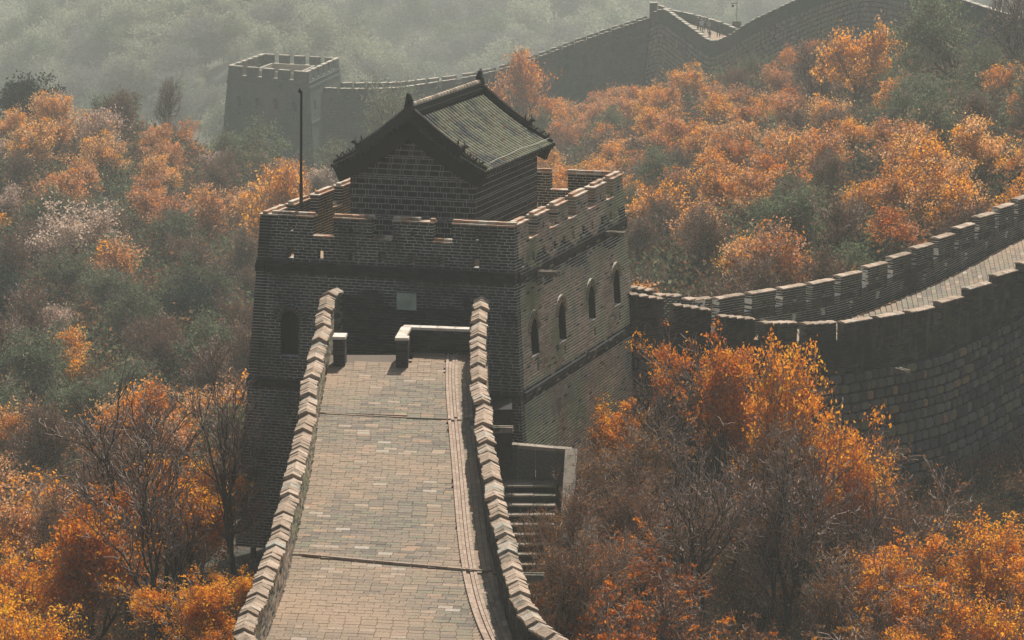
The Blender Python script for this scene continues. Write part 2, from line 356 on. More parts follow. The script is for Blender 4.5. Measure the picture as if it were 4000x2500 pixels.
slots_hi = {'front': [1.34, 3.95, 6.55, 9.25], 'right': [.95, 3.85, 6.55, 9.3, 12.1, 14.8], 'back': [1.2,4.1,6.6,9.5], 'left': [.8,3.5,6.3,9.1,11.9,14.7]}
slots_lo = {'front': [1.34, 2.62, 3.98, 5.25, 6.55, 7.8, 9.25], 'right': [.9,2.3,3.8,5.2,6.55,7.9,9.3,10.7,12.1,13.5,14.8], 'back': [1.3,3.9,6.5,9.2], 'left': [.9,3.8,6.6,9.3,12.1,14.8]}
front_y = lambda px, py: hit(px, py, T_(0,-.35), UY)
def fX(px, py): p = front_y(px, py); return (p-T_(-TW,0)).dot(UX), p.z
def rX(px, py): p = hit(px, py, T_(.25,0), UX); return (p-T_(0,0)).dot(UY), p.z
wx, wz = fX(1129, 1219); wx2, wzb = fX(1129, 1385)
wins = {'front': [(wx, wzb, wz, .74)], 'right': [], 'back': [], 'left': [(4,-.9,.6,.8),(8,-.9,.6,.8),(12,-.9,.6,.8)]}
for (x, yt, yb) in ((2083,1241,1382),(2190,1180,1334),(2306,1116,1255),(2404,1051,1190)):
    s, z1 = rX(x, yt); s2, z0 = rX(x, yb); wins['right'].append((s, z0, z1, .98))
small = {'front': [], 'right': [(rX(x, y)[0], rX(x, y)[1]) for x, y in ((2088,1435),(2194,1368),(2311,1294),(2408,1232))], 'back': [], 'left': []}
def arch_half(w, z0, z1, z):
    r = w/2; spring = z1-r
    if z < z0 or z > z1: return 0
    return r if z < spring else math.sqrt(max(r*r-(z-spring)**2, 0))
P_dark = Pieces('brick', M['brick']); P_lit = Pieces('brick', M['brick_lit']); P_charcoal = Pieces('brick', M['brick_soot']); P_tight = Pieces('brick', M['brick_soot'])
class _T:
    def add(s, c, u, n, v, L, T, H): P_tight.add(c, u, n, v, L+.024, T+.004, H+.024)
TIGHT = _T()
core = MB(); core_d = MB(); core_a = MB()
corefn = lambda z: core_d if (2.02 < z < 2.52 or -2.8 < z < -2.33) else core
Z_CORN = 2.12
for side, (O, U, N, L) in frames.items():
    def spans(z, side=side, L=L):
        b = batter(z); s = [(-b+TT+.004, L+b)]
        if z > SILL:
            ms = merl[side]; g = [(ms[i][1], ms[i+1][0]) for i in range(len(ms)-1)]
            s = cut(s, g)
            if side != 'front': pass
        if abs(z-(ZP-.48)) < .17: s = cut(s, [(x-.075, x+.075) for x in slots_hi[side]])
        if abs(z-2.78) < .16: s = cut(s, [(x-.12, x+.12) for x in slots_lo[side]])
        for (x, z0, z1, w_) in wins[side]:
            h = arch_half(w_+ .62, z0-.31, z1+.31, z) if z > z1-w_/2 else arch_half(w_, z0, z1, z)
            if h > .04: s = cut(s, [(x-h, x+h)])
        for (x, zc) in small[side]:
            if abs(z-zc) < .17: s = cut(s, [(x-.09, x+.09)])
        return s
    def plane(z):
        e = 0
        if Z_CORN < z < Z_CORN+.24: e = .07
        elif Z_CORN+.24 <= z < Z_CORN+.36: e = .04
        elif Z_CORN-.12 < z <= Z_CORN: e = .05
        elif -2.62 < z < -2.38: e = .08
        elif -2.74 < z <= -2.62: e = .04
        return batter(z)+e
    rr = random.Random(5)
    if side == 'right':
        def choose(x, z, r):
            if Z_CORN-.55+.25*math.sin(x*1.3) < z < Z_CORN+.5+.3*math.sin(x*2.1+1) or -2.85 < z < -2.2: return P_dark if r.random() > .1 else P_lit
            return P_lit if r.random() > .03 else P_dark  # lighter brick: the light on this side is carried by its colour
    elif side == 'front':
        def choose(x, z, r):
            if x > 7.9+.6*math.sin(z*5) and z > 2.0 or 2.0 < z < 2.6: return P_charcoal
            if z < 1.35+.15*math.sin(x*3) and 3.15 < x < 9.3 and (x < 5.3 or z < .9 or r.random() < .35): return TIGHT  # dark bricks laid nearly jointless low on the wall by the entrance
            if z < 1.6 and x > 3.0: return P_charcoal if r.random() > .25 else P_dark
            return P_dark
    else: choose = None
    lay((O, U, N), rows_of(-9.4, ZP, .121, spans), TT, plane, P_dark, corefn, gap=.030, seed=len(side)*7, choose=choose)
    # window arches: two rings of wedge bricks, sill bricks and dark reveal
    for (x, z0, z1, w_) in wins[side]:
        sp = z1-w_/2
        for ring, (r0, r1) in enumerate(((w_/2+.01, w_/2+.20), (w_/2+.215, w_/2+.30))):
            nb = 17 if ring == 0 else 11
            for k in range(nb):
                a = math.pi*(k+.5)/nb; rm = (r0+r1)/2
                c = O+U*(x+math.cos(a)*rm)+N*(TT/2-plane(sp)-.02); c.z = sp+math.sin(a)*rm
                rad = (U*math.cos(a)+Vector((0,0,1))*math.sin(a)); tg = (U*-math.sin(a)+Vector((0,0,1))*math.cos(a))
                Pc = P_dark if side == 'front' else P_lit
                Pc.add(c, tg, N, rad, math.pi*rm/nb-.04, TT+.02, r1-r0)
        for k in range(60):
            a = math.pi*(k+.5)/60; rm = w_/2+.16
            c = O+U*(x+math.cos(a)*rm)+N*(TT/2-plane(sp)); c.z = sp+math.sin(a)*rm
            rad = (U*math.cos(a)+Vector((0,0,1))*math.sin(a)); tg = (U*-math.sin(a)+Vector((0,0,1))*math.cos(a))
            Mx = Matrix(((tg.x,N.x,rad.x,c.x),(tg.y,N.y,rad.y,c.y),(tg.z,N.z,rad.z,c.z),(0,0,0,1)))
            core_a.box(Mx, math.pi*rm/60+.01, TT-.03, .30)
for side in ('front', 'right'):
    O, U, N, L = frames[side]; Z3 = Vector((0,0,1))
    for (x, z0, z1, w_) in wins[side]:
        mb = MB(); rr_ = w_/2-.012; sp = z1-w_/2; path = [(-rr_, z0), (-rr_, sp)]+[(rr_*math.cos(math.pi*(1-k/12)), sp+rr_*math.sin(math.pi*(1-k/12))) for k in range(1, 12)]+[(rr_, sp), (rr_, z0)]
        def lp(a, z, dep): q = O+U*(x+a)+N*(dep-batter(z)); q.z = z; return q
        mb.loft([[lp(a*(1-e*.05), z, dep) for (e, dep) in ((0, .015), (1, .02), (1, .5), (0, .5))] for a, z in path]); mb.build('shade_lining', M['infill'], tower)  # lining added over the jambs; its near-black stands for shade in the opening
P_dark.finish(tower, 170); P_lit.finish(tower, 110); P_charcoal.finish(tower, 12); P_tight.finish(tower, 8)
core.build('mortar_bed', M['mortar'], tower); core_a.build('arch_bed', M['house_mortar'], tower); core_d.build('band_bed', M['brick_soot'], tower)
mb = MB()
mb.box(Matrix.Translation(T_(-TW/2, TD/2, 2.2)) @ Matrix.Rotation(-PSI, 4, 'Z'), TW-.25, TD-.25, .24); mb.build('roof_terrace', M['paving'], tower)
plane0 = batter
# window backs: near-black infill and dark board put in for the unlit inside
for side in ('front', 'right'):
    O, U, N, L = frames[side]
    for (x, z0, z1, w_) in wins[side]:
        mb = MB(); P = Pieces('infill_brick', M['infill'])
        zz = z0
        while zz < z1:
            c = O+U*x+N*(.50-plane0(z0)); c.z = zz+.06
            for q in (-.27, .27):
                P.add(c+U*q*w_*.95, U, N, Vector((0,0,1)), w_*.52, .1, .10)
            zz += .13
        if side == 'right': P.finish(tower, 300)
        c = O+U*x+N*(.62-plane0(z0)); c.z = (z0+z1)/2
        mb.box(Matrix(((U.x,N.x,0,c.x),(U.y,N.y,0,c.y),(0,0,1,c.z),(0,0,0,1))), w_+.6, .06, z1-z0+.5); mb.build('dark_backing', M['board'], tower)
# coping bricks on the merlons and sills: a wide lower tile and a narrower upper one
P_cap = Pieces('coping_brick', M['cap_old'], jit=.06)
P_capd = Pieces('coping_brick', M['brick'], jit=.05)
def cap_run(O, U, N, a, b, z, off, T, r, upper=True):
    x = a
    while x < b-.03:
        L = min(r.uniform(.34, .44), b-x)
        if b-x-L < .12: L = b-x
        c = O+U*(x+L/2)+N*(T/2-off); c.z = z+.03
        P_cap.add(c, U, N, Vector((0,0,1)), L-.012, T+.09, .06)
        if upper and (r.random() > .04):
            c2 = c+N*.02; c2.z = z+.115+r.uniform(-.008,.008)
            P_cap.add(c2, U, N, Vector((0,0,1)), L-.014, T*.52, .11)
        x += L
r = random.Random(11)
for side, (O, U, N, L) in frames.items():
    ms = merl[side]
    for i, (a, b) in enumerate(ms):
        a2 = a+(TT+.05 if i == 0 else -.03); b2 = b+(.04 if i == len(ms)-1 else .03)
        cap_run(O, U, N, a2, b2, ZP, 0, TT, r)
        if i+1 < len(ms): cap_run(O, U, N, b+.03, ms[i+1][0]-.03, SILL, batter(SILL), TT, r, upper=(r.random() > .6))
P_cap.finish(tower, 300, top=True)
# plaque, spouts
def slab_on(side, px, py, w_, h_, name, mat):
    O, U, N, L = frames[side]
    s, z = (fX if side == 'front' else rX)(px, py); c = O+U*s+N*(-batter(z)-.04); c.z = z
    mb = MB(); mb.box(Matrix(((U.x,N.x,0,c.x),(U.y,N.y,0,c.y),(0,0,1,c.z),(0,0,0,1))), w_, .10, h_); return mb.build(name, mat, tower)
slab_on('front', 1586, 1179, .83, .68, 'plaque', M['plaque'])
def spout(base, dr, L, wd, parent):
    mb = MB(); s = dr.cross(Vector((0,0,1))).normalized(); P = []
    for t, hh in ((0, .16), (L, .13)):
        p = base+dr*t
        P.append([p+s*-wd/2+Vector((0,0,-hh)), p+s*wd/2+Vector((0,0,-hh)), p+s*wd/2+Vector((0,0,.06)), p+s*wd*.27+Vector((0,0,.06)), p+s*wd*.25-Vector((0,0,.03)), p-s*wd*.25-Vector((0,0,.03)), p-s*wd*.27+Vector((0,0,.06)), p-s*wd/2+Vector((0,0,.06))])
    mb.loft(P); mb.build('drain_spout', M['slab'], parent)
for px, py in ((2108,1062),(2372,908)):
    s, z = rX(px, py); p = T_(.1, s, z); spout(p, UX, .95, .34, tower)

# ------------------------------------------------------------------ the house on the tower
HX0, HX1, HY0, HY1, HZ0, HZE, HZA = -8.12, -2.68, 3.24, 11.7, 2.32, 5.75, 7.42
house = empty('guard_house', T_(-5.4, 7.5, HZ0), 'small grey brick house with curved tiled roof on top of the watchtower', 'house', rotz=-PSI)
P_h = Pieces('brick', M['house_brick'], jit=.012); core = MB()
rowh = []; z = HZ0; pat_r = [.235,.235,.235,.09,.235,.235,.235,.09,.09]; i = 0
while z < HZA: h = pat_r[i % len(pat_r)]; rowh.append((z, z+h)); z += h; i += 1
HW = HX1-HX0; apexx = HW/2; HT = .42
def gable(z):
    if z <= HZE: return [(0, HW)]
    t = (z-HZE)/(HZA-HZE); k = apexx*max(0, 1-t)**.93
    return [(apexx-k, apexx+k)] if k > .1 else []
for (O, U, N, L, g) in ((T_(HX0,HY0), UX, UY, HW, True), (T_(HX1,HY0), UY, -UX, HY1-HY0, False), (T_(HX1,HY1), -UX, -UY, HW, True), (T_(HX0,HY1), -UY, UX, HY1-HY0, False)):
    big = []; thin = []
    for k, (a, b) in enumerate(rowh):
        if g: sp = gable((a+b)/2)
        else: sp = [(HT+.01, L-HT-.01)] if b < HZE+.3 else []
        (thin if b-a < .1 else big).append((a, b, sp))
    lay((O, U, N), big, HT, lambda z: 0, P_h, core, gap=.030, pat=[.44, .125], bl=.565, var=.0, seed=3, jn=.003, inset=.012)
    lay((O, U, N), thin, HT, lambda z: 0, P_h, core, gap=.030, bl=.44, var=.0, seed=4, jn=.003, inset=.012)
P_h.finish(house, 300); core.build('mortar_bed', M['house_mortar'], house)
# roof: profile from ridge (t=0) to eave (t=1)
RX = 3.32; ZR = 8.18; DROP = 2.18; RY0, RY1 = HY0-.42, HY1+.42; XC = (HX0+HX1)/2
def rz(t): return ZR-DROP*(1.3*t-.3*t*t)
def rp(side, t, Y, up=0):
    dz = -DROP*(1.3-.6*t); nn = Vector((-dz, RX)).normalized()
    return T_(XC+side*(RX*t+nn.x*up), Y, rz(t)+nn.y*up)
NSEG = 12; ts = [i/NSEG for i in range(NSEG+1)]
for side in (-1, 1):
    mb = MB(); mb.loft([[rp(side,t,RY0,.0), rp(side,t,RY1,.0), rp(side,t,RY1,-.14), rp(side,t,RY0,-.14)] for t in ts]); mb.build('roof_slope', M['tile_dark'], house)
    ny = 27; base = None
    row = MB()
    # one row of overlapping round tiles, built at Y=RY0, copied along the roof
    nt_ = 14
    for q in range(nt_):
        rings = []
        for e, rad in ((0, .095), (1, .082)):
            t = min(1, .06+(q+1-e)/nt_*.955); rings.append([rp(side, t, 0+math.cos(a)*rad, max(math.sin(a)*rad+.015, 0)) for a in [math.pi*j/6 for j in range(7)]])
        row.loft(rings, closed=False)
        n0 = len(row.v)
    cyl = row.mesh('tile_row', M['tile'], smooth=False)
    trough = MB()
    for q in range(nt_):
        t0 = .06+(q)/nt_*.955; t1 = t0+.955/nt_
        trough.poly([rp(side,t0,-.12,.012), rp(side,t0,.12,.012), rp(side,t1,.12,.035), rp(side,t1,-.12,.035)], [(0,1,2,3)])
    trm = trough.mesh('pan_tile_row', M['pan'])
    disc = MB(); c = rp(side, 1.012, 0, .03)
    ox = UX*side
    disc.loft([[c+ox*e+UY*math.cos(a)*.092+Vector((0,0,math.sin(a)*.092)) for a in [2*math.pi*j/10 for j in range(10)]] for e in (-.03, .03)])
    disc.loft([[c+ox*e+UY*math.cos(a)*.05+Vector((0,0,math.sin(a)*.05)) for a in [2*math.pi*j/8 for j in range(8)]] for e in (.03, .045)])
    dm = disc.mesh('eave_tile', M['tile_dark'])
    drip = MB(); c = rp(side, 1.0, (RY1-RY0)/(ny-1)/2, -.02)
    drip.poly([c-UY*.12+ox*.02, c+UY*.12+ox*.02, c+UY*.10+ox*.05-Vector((0,0,.07)), c+ox*.07-Vector((0,0,.16)), c-UY*.10+ox*.05-Vector((0,0,.07)),
               c-UY*.12, c+UY*.12, c+UY*.10+ox*.03-Vector((0,0,.07)), c+ox*.05-Vector((0,0,.16)), c-UY*.10+ox*.03-Vector((0,0,.07))], [(0,1,2,3,4),(9,8,7,6,5),(0,5,6,1),(1,6,7,2),(2,7,8,3),(3,8,9,4),(4,9,5,0)])
    drm = drip.mesh('drip_tile', M['tile_dark'])
    for j in range(ny):
        Y = RY0+.10+(RY1-RY0-.2)*j/(ny-1); mv = Matrix.Translation(UY*Y)
        link(cyl, 'tile_row', house, mv); link(dm, 'eave_tile', house, mv)
        if j < ny-1: link(drm, 'drip_tile', house, mv); link(trm, 'pan_tile_row', house, Matrix.Translation(UY*(Y+.175)))
    # eaves bricks under the edge
    mb = MB()
    for k in range(3):
        mb.box(Matrix.Translation(T_(XC+side*(HW/2+.04+.07*k), (HY0+HY1)/2, HZE+.06+.09*k)) @ Matrix.Rotation(-PSI, 4, 'Z'), .16, HY1-HY0+.2, .085)
    mb.build('eaves_course', M['house_brick'], house)
    for gy, sgn in ((RY0, -1), (RY1, 1)):
        # barge board and its moulding
        mb = MB(); mb.loft([[rp(side,t,gy-sgn*.0,-.10), rp(side,t,gy-sgn*.36,-.10), rp(side,t,gy-sgn*.36,-.10-.62), rp(side,t,gy-sgn*.0,-.10-.62)] for t in [i/NSEG*1.0 for i in range(NSEG+1)]])
        mb.build('gable_board', M['board'], house)
        mb = MB(); mb.loft([[rp(side,t,gy+sgn*.05,.02), rp(side,t,gy-sgn*.1,.02), rp(side,t,gy-sgn*.1,-.14), rp(side,t,gy+sgn*.05,-.14)] for t in ts]); mb.build('verge_course', M['tile_dark'], house)
        # verge ridge in two heights
        mb = MB()
        def sec(t, h, wd): return [rp(side,t,gy-sgn*(.12-wd),.02), rp(side,t,gy-sgn*(.12-wd),h*.8), rp(side,t,gy-sgn*(.12-wd*.5),h), rp(side,t,gy-sgn*(.12+wd*.5),h), rp(side,t,gy-sgn*(.12+wd),h*.8), rp(side,t,gy-sgn*(.12+wd),.02)]
        mb.loft([sec(i/NSEG*.66, .34, .11) for i in range(NSEG+1)]); mb.loft([sec(.66+i/6*.32, .18, .09) for i in range(7)])
        mb.build('verge_ridge', M['tile_dark'], house)
        mb = MB(); mb.tube([rp(side, i/NSEG*.66, gy-sgn*.12, .35) for i in range(NSEG+1)], .055, 6); mb.tube([rp(side, .66+i/6*.32, gy-sgn*.12, .19) for i in range(7)], .045, 6)
        mb.build('verge_ridge_cap', M['cap'] if side == 1 or sgn == -1 else M['tile'], house)
        # beasts
        def beast(t, h0, s):
            b = rp(side, t, gy-sgn*.12, h0); dr = (rp(side, min(t+.03, 1.02), gy-sgn*.12, h0)-b).normalized(); U3 = Vector((0,0,1))
            mb = MB()
            mb.tube([b-dr*.16*s-U3*.05, b-dr*.10*s+U3*.12*s, b+U3*.20*s, b+dr*.10*s+U3*.34*s, b+dr*.22*s+U3*.36*s], [.07*s,.11*s,.10*s,.075*s,.035*s], 6)
            mb.tube([b-dr*.12*s+U3*.1*s, b-dr*.24*s+U3*.24*s, b-dr*.18*s+U3*.42*s], [.06*s,.045*s,.012*s], 5)
            mb.tube([b+dr*.08*s+U3*.36*s, b+dr*.02*s+U3*.50*s], [.03*s,.008*s], 4)
            mb.tube([b+dr*.05*s+U3*.14*s, b+dr*.13*s-U3*.02], [.04*s,.035*s], 4)
            mb.build('roof_beast', M['tile_dark'], house)
        beast(.67, .16, 1.15)
        for t in (.76, .84, .92): beast(t, .14, .58)
        # round tile ends hanging along the gable
        for k in range(15):
            t = .07+k/15*.93; c = rp(side, t, gy+sgn*.06, -.06); mb = MB()
            tn = (rp(side, t+.02, gy, 0)-rp(side, t, gy, 0)).normalized(); up = tn.cross(UY).normalized()
            mb.loft([[c+UY*e*sgn+tn*math.cos(a)*.085+up*math.sin(a)*.085 for a in [2*math.pi*j/8 for j in range(8)]] for e in (-.12, .07)])
            mb.build('verge_tile', M['tile_dark'], house)
# main ridge
mb = MB()
for (h0, h1, wd) in ((0, .14, .24), (.14, .2, .29), (.2, .38, .19), (.38, .44, .25)):
    mb.box(Matrix.Translation(T_(XC, (RY0+RY1)/2, ZR-.04+(h0+h1)/2)) @ Matrix.Rotation(-PSI, 4, 'Z'), wd*1.3, RY1-RY0-.1, h1-h0-.003)
mb.build('main_ridge', M['tile_dark'], house)
P = Pieces('ridge_tile', M['cap'])
for k in range(24):
    a = RY0+.1+(RY1-RY0-.2)*k/24; mb = MB(); L = (RY1-RY0-.2)/24
    mb.tube([T_(XC, a, ZR+.43), T_(XC, a+L-.02, ZR+.43)], [.115,.10], 8); mb.build('ridge_tile', M['cap'] if k % 4 else M['tile'], house)
for Y, sgn in ((RY0+.05, -1), (RY1-.05, 1)):
    mb = MB(); b = T_(XC, Y, ZR-.1); U3 = Vector((0,0,1))
    mb.box(Matrix.Translation(b+U3*.1) @ Matrix.Rotation(-PSI, 4, 'Z'), .52, .26, .12); mb.box(Matrix.Translation(b+U3*.34) @ Matrix.Rotation(-PSI, 4, 'Z'), .34, .30, .36)
    mb.tube([b+U3*.5, b+U3*.72-UY*sgn*.06, b+U3*.92+UY*sgn*.05, b+U3*1.04+UY*sgn*.15], [.19,.17,.11,.05], 7)
    mb.tube([b+U3*.62-UY*sgn*.1, b+U3*.74-UY*sgn*.26, b+U3*.98-UY*sgn*.22], [.1,.07,.02], 5)
    mb.build('ridge_finial', M['tile_dark'], house)
mb = MB(); q = [rp(1, .93-.02*math.sin(k/10*math.pi), RY0+1.0+(RY1-RY0-.6)*k/12, .17+.03*math.sin(k*1.3)) for k in range(12)]+[rp(1,.92,RY1-.1,.5), rp(1,.88,RY1+.1,.75)]
mb.tube(q, .016, 5); mb.build('lightning_cable', M['wire'], house)

# flagpole
fp = at(1177, 830, 139.0); top = at(1177, 357, 139.0)
pole = empty('flagpole', (fp.x, fp.y, 2.33), 'tall bare dark pole behind the corner parapet of the near watchtower', 'pole')
mb = MB(); mb.tube([(fp.x,fp.y,2.33),(fp.x,fp.y,5.5)], [.075,.07], 10); mb.tube([(fp.x,fp.y,5.5),(top.x,fp.y,top.z)], [.06,.045], 10); mb.build('pole_shaft', M['pole'], pole)
mb = MB(); mb.tube([(fp.x,fp.y,top.z-.06),(fp.x,fp.y,top.z+.02),(fp.x,fp.y,top.z+.12)], [.07,.085,.02], 8); mb.build('pole_cap', M['pole'], pole)
mb = MB(); mb.tube([(fp.x,fp.y,2.32),(fp.x,fp.y,2.5)], [.2,.16], 10); mb.build('pole_base', M['slab'], pole)

# ------------------------------------------------------------------ the walkway
SL, D0 = .0875, 130.6
def wz_(d): return -(D0-d)*SL
def on_walk(px, py, h=0):
    t = (FPX*st-(1250-py)*ct)/(FPX*ct+(1250-py)*st)   # tan(depression)
    d = (CZ-h+SL*D0)/(t+SL); return Vector(((px-2000)/(FPX*ct+(1250-py)*st)*d, d, wz_(d)+h))
LE0 = [on_walk(*p) for p in ((1300,1397),(1296,1443),(1270,1622),(1237,1793),(1221,1900),(1191,2098),(1164,2244),(1118,2495),(1085,2650))]
RE0 = [on_walk(*p) for p in ((1838,1397),(1836,1440),(1829,1595),(1846,1793),(1852,2000),(1859,1966),(1885,2131),(1905,2297),(1951,2495),(1990,2650))]
Lc = [(1318,1139),(1283,1160),(1270,1221),(1262,1281),(1245,1341),(1232,1414),(1218,1484),(1205,1554),(1196,1628),(1184,1695),(1172,1761),(1157,1817),(1143,1876),(1127,1946),(1110,2019),(1094,2075),(1075,2151),(1058,2195),(1044,2237),(1027,2277),(1003,2340),(968,2410),(950,2480),(1010,2560),(1060,2640)]
Rc = [(1880,1165),(1879,1216),(1869,1265),(1867,1322),(1866,1374),(1868,1434),(1874,1497),(1883,1582),(1888,1671),(1903,1741),(1912,1817),(1924,1886),(1932,1959),(1953,2032),(1972,2105),(1985,2171),(2004,2237),(2021,2293),(2035,2336),(2063,2396),(2099,2452),(2165,2500),(2240,2560),(2300,2640)]
Lp = sorted([on_walk(x, y, 1.3) for x, y in Lc], key=lambda p: p.y); Rp = sorted([on_walk(x, y, 1.3) for x, y in Rc], key=lambda p: p.y)
LE = [p+Vector((.27,0,0)) for p in Lp]; RE = [p-Vector((.27,0,0)) for p in Rp]
def interp(E, d):
    E = sorted(E, key=lambda p: p.y); return float(np.interp(d, [p.y for p in E], [p.x for p in E]))
walk = tag(empty('walkway', (-4, 115, 0)), None, None, None, 'structure')
wp = Pieces('paving_brick', M['paving'], jit=.012); gp = Pieces('gutter_brick', M['gutter'], jit=.03)
mb = MB(); ds = np.arange(93, 131.3, .5); V = []
for d in ds: V += [(interp(LE, d)-.3, d, wz_(d)-.045), (interp(RE, d)+.3, d, wz_(d)-.045)]
mb.poly(V, [(2*i, 2*i+1, 2*i+3, 2*i+2) for i in range(len(ds)-1)]); mb.build('walkway_bed', M['joint'], walk)
r = random.Random(4); ang = -R(1.5); nrm = Vector((0, -SL, 1)).normalized(); tanv = Vector((0, 1, SL)).normalized()
steps = [(on_walk(1270,1622), on_walk(1829,1650)), (on_walk(1180,2172), on_walk(1895,2237))]
_g = np.polyfit([p.y for p in RE], [p.x for p in RE], 4)
def gut(d): return float(np.polyval(_g, d))
def step_h(x, d):
    h = 0
    for a, b in steps:
        dl = a.y+(b.y-a.y)*(x-a.x)/(b.x-a.x)
        if d > dl: h += .05
    return h
skew = -.010*3  # courses run slightly downhill to the right
k = 0; d = 93.5
while d < 131.0:
    dep = .252; xl, xr = interp(LE, d), interp(RE, d); dk = 0
    gx = gut(d)-.92
    x = xl-(k % 2)*.245-r.uniform(0,.05)
    while x < gx:
        L = r.choice((.49,.49,.49,.48,.50)) if r.random() > .05 else .25
        x0, x1 = max(x, xl-.02+r.uniform(0,.05)), min(x+L, gx)
        if x1-x0 > .07:
            xm = (x0+x1)/2; dd = d+dk-(xm-(xl+xr)/2)*.12
            if not (dd > 129.5 and xm < -3.95) and dd < 130.95:
                hh = step_h(xm, dd)
                u = Vector((1, -.12, -.12*SL)).normalized()
                c = Vector((xm, dd, wz_(dd)-.03+hh+r.uniform(-.004,.006))); n_ = nrm
                wp.add(c, u, n_.cross(u), n_, x1-x0-.012, dep-.020, .075)
        x += L
    d += dep; k += 1
d = 93.5
for q in range(4):
    d = 93.5+.1*q
    while d < 130.8:
        L = .44; xr = gut(d+L/2); xr2 = gut(d+L); xr1 = gut(d)
        xx = xr-.86+q*.115; s = Vector((xr2-xr1, L, L*SL)).normalized()
        lift = (.02,-.03,.02,.03)[q]+step_h(xx, d+.2)
        gp.add(Vector((xx, d+L/2, wz_(d+L/2)-.03+lift)), s.cross(nrm).normalized(), s, nrm, .10, L-.015, .075)
        d += L
class _TopScore(Pieces): pass
wp.score = lambda p: (1/(p[0].y)) ; gp.score = wp.score
wp.finish(walk, 300, top=True); gp.finish(walk, 100, top=True)
P = Pieces('paving_brick', M['paving'], jit=.02)
for q in range(4):
    d = 93.5+.13*q
    while d < 130.8:
        xr1, xr2 = gut(d), gut(d+.44); s = Vector((xr2-xr1, .44, .44*SL)).normalized()
        P.add(Vector(((xr1+xr2)/2-.39+q*.17, d+.22, wz_(d+.22)-.03+step_h((xr1+xr2)/2, d+.2))), s.cross(nrm).normalized(), s, nrm, .155, .425, .075); d += .44
P.finish(walk, 0)
# expansion joints: a raised kerb line of long slabs with a dark open joint in front
for a, b in steps:
    n = 9 if a.y > 115 else 10
    for i in range(n):
        p = a.lerp(b, i/n); q = a.lerp(b, (i+.97)/n); p.z = wz_(p.y)+.035; q.z = wz_(q.y)+.035; u = (q-p)
        c = (p+q)/2+Vector((0, -.02, 0)); mb = MB(); L = u.length; u.normalize(); nn = nrm; t_ = nn.cross(u)
        mb.box(Matrix(((u.x,t_.x,nn.x,c.x),(u.y,t_.y,nn.y,c.y),(u.z,t_.z,nn.z,c.z),(0,0,0,1))), L, .07, .11); mb.build('joint_slab', M['gutter'], walk)

# low wall and pillars in front of the tower
def brick_block(parent, O, U, N, L, T, z0, z1, capmat, seed=1, mat=None, cap=True, brick=M['brick_soot']):
    P = Pieces('brick', brick); core = MB()
    lay((O, U, N), rows_of(z0, z1, .115, lambda z: [(0, L)]), T, lambda z: 0, P, core, seed=seed)
    P.finish(parent, 60); core.build('mortar_bed', M['mortar_dark'], parent)
    if cap:
        n = max(1, round(L/.75)); r = random.Random(seed)
        for i in range(n):
            c = O+U*(L*(i+.5)/n)+N*(T/2); c.z = z1+.05; mb = MB()
            mb.box(Matrix(((U.x,N.x,0,c.x),(U.y,N.y,0,c.y),(U.z,N.z,1,c.z),(0,0,0,1))), L/n-.01+(.06 if n == 1 else 0), T+.07, .10, taper=.97); mb.build('cap_slab', capmat, parent)
pl = at(1299, 1444, 128.9)
pillar = empty('brick_pillar', (pl.x+.23, 129.2, -.2), 'short dark brick pillar with pale flat cap beside the left parapet', 'pillar')
brick_block(pillar, Vector((pl.x+.02, 128.9, 0)), Vector((1,-.05,0)).normalized(), Vector((.05,1,0)).normalized(), .46, .8, -.3, 1.0, M['white_cap'], 2)
lw = empty('low_wall', (-2.7, 131, 0), 'low dark brick wall with pale coping enclosing the top of the tower entrance steps', 'wall')
pa = at(1545, 1325, 128.8); pb = at(1566, 1266, 131.0); pc = at(1842, 1276, 130.4)
brick_block(lw, Vector((pa.x, 128.7, 0)), Vector((1,-.04,0)).normalized(), Vector((.04,1,0)).normalized(), .48, .40, -.3, 1.0, M['white_cap'], 3)
U = Vector((pb.x-pa.x, 131.0-129.15, 0)); Ln = U.length; U.normalize()
brick_block(lw, Vector((pa.x+.38, 129.13, 0)), U, Vector((-U.y,U.x,0)), Ln, .34, -.3, 1.0, M['white_cap'], 4)
U = Vector((pc.x-pb.x, -.55, 0)); Ln = U.length; U.normalize()
brick_block(lw, Vector((pb.x+.03, 131.0, 0)), U, Vector((-U.y,U.x,0)), Ln-.05, .40, -.3, 1.0, M['white_cap'], 5)
# sunken steps to the tower door
pit = empty('entrance_steps', (-5.2, 132, -2.5), 'dark brick steps going down to the tower entrance behind the low wall', 'steps')
for k in range(8):
    mb = MB(); mb.box(Matrix.Translation((-5.3, 129.85+.36*k, -.32-.27*k-1.0)), 2.7, .355, 2.0); mb.build('step', M['brick_soot'], pit)
mb = MB(); mb.box(Matrix.Translation((-3.7, 134.7, -3.6)), 7.4, 4.2, 2.2); mb.build('landing', M['brick_soot'], pit)

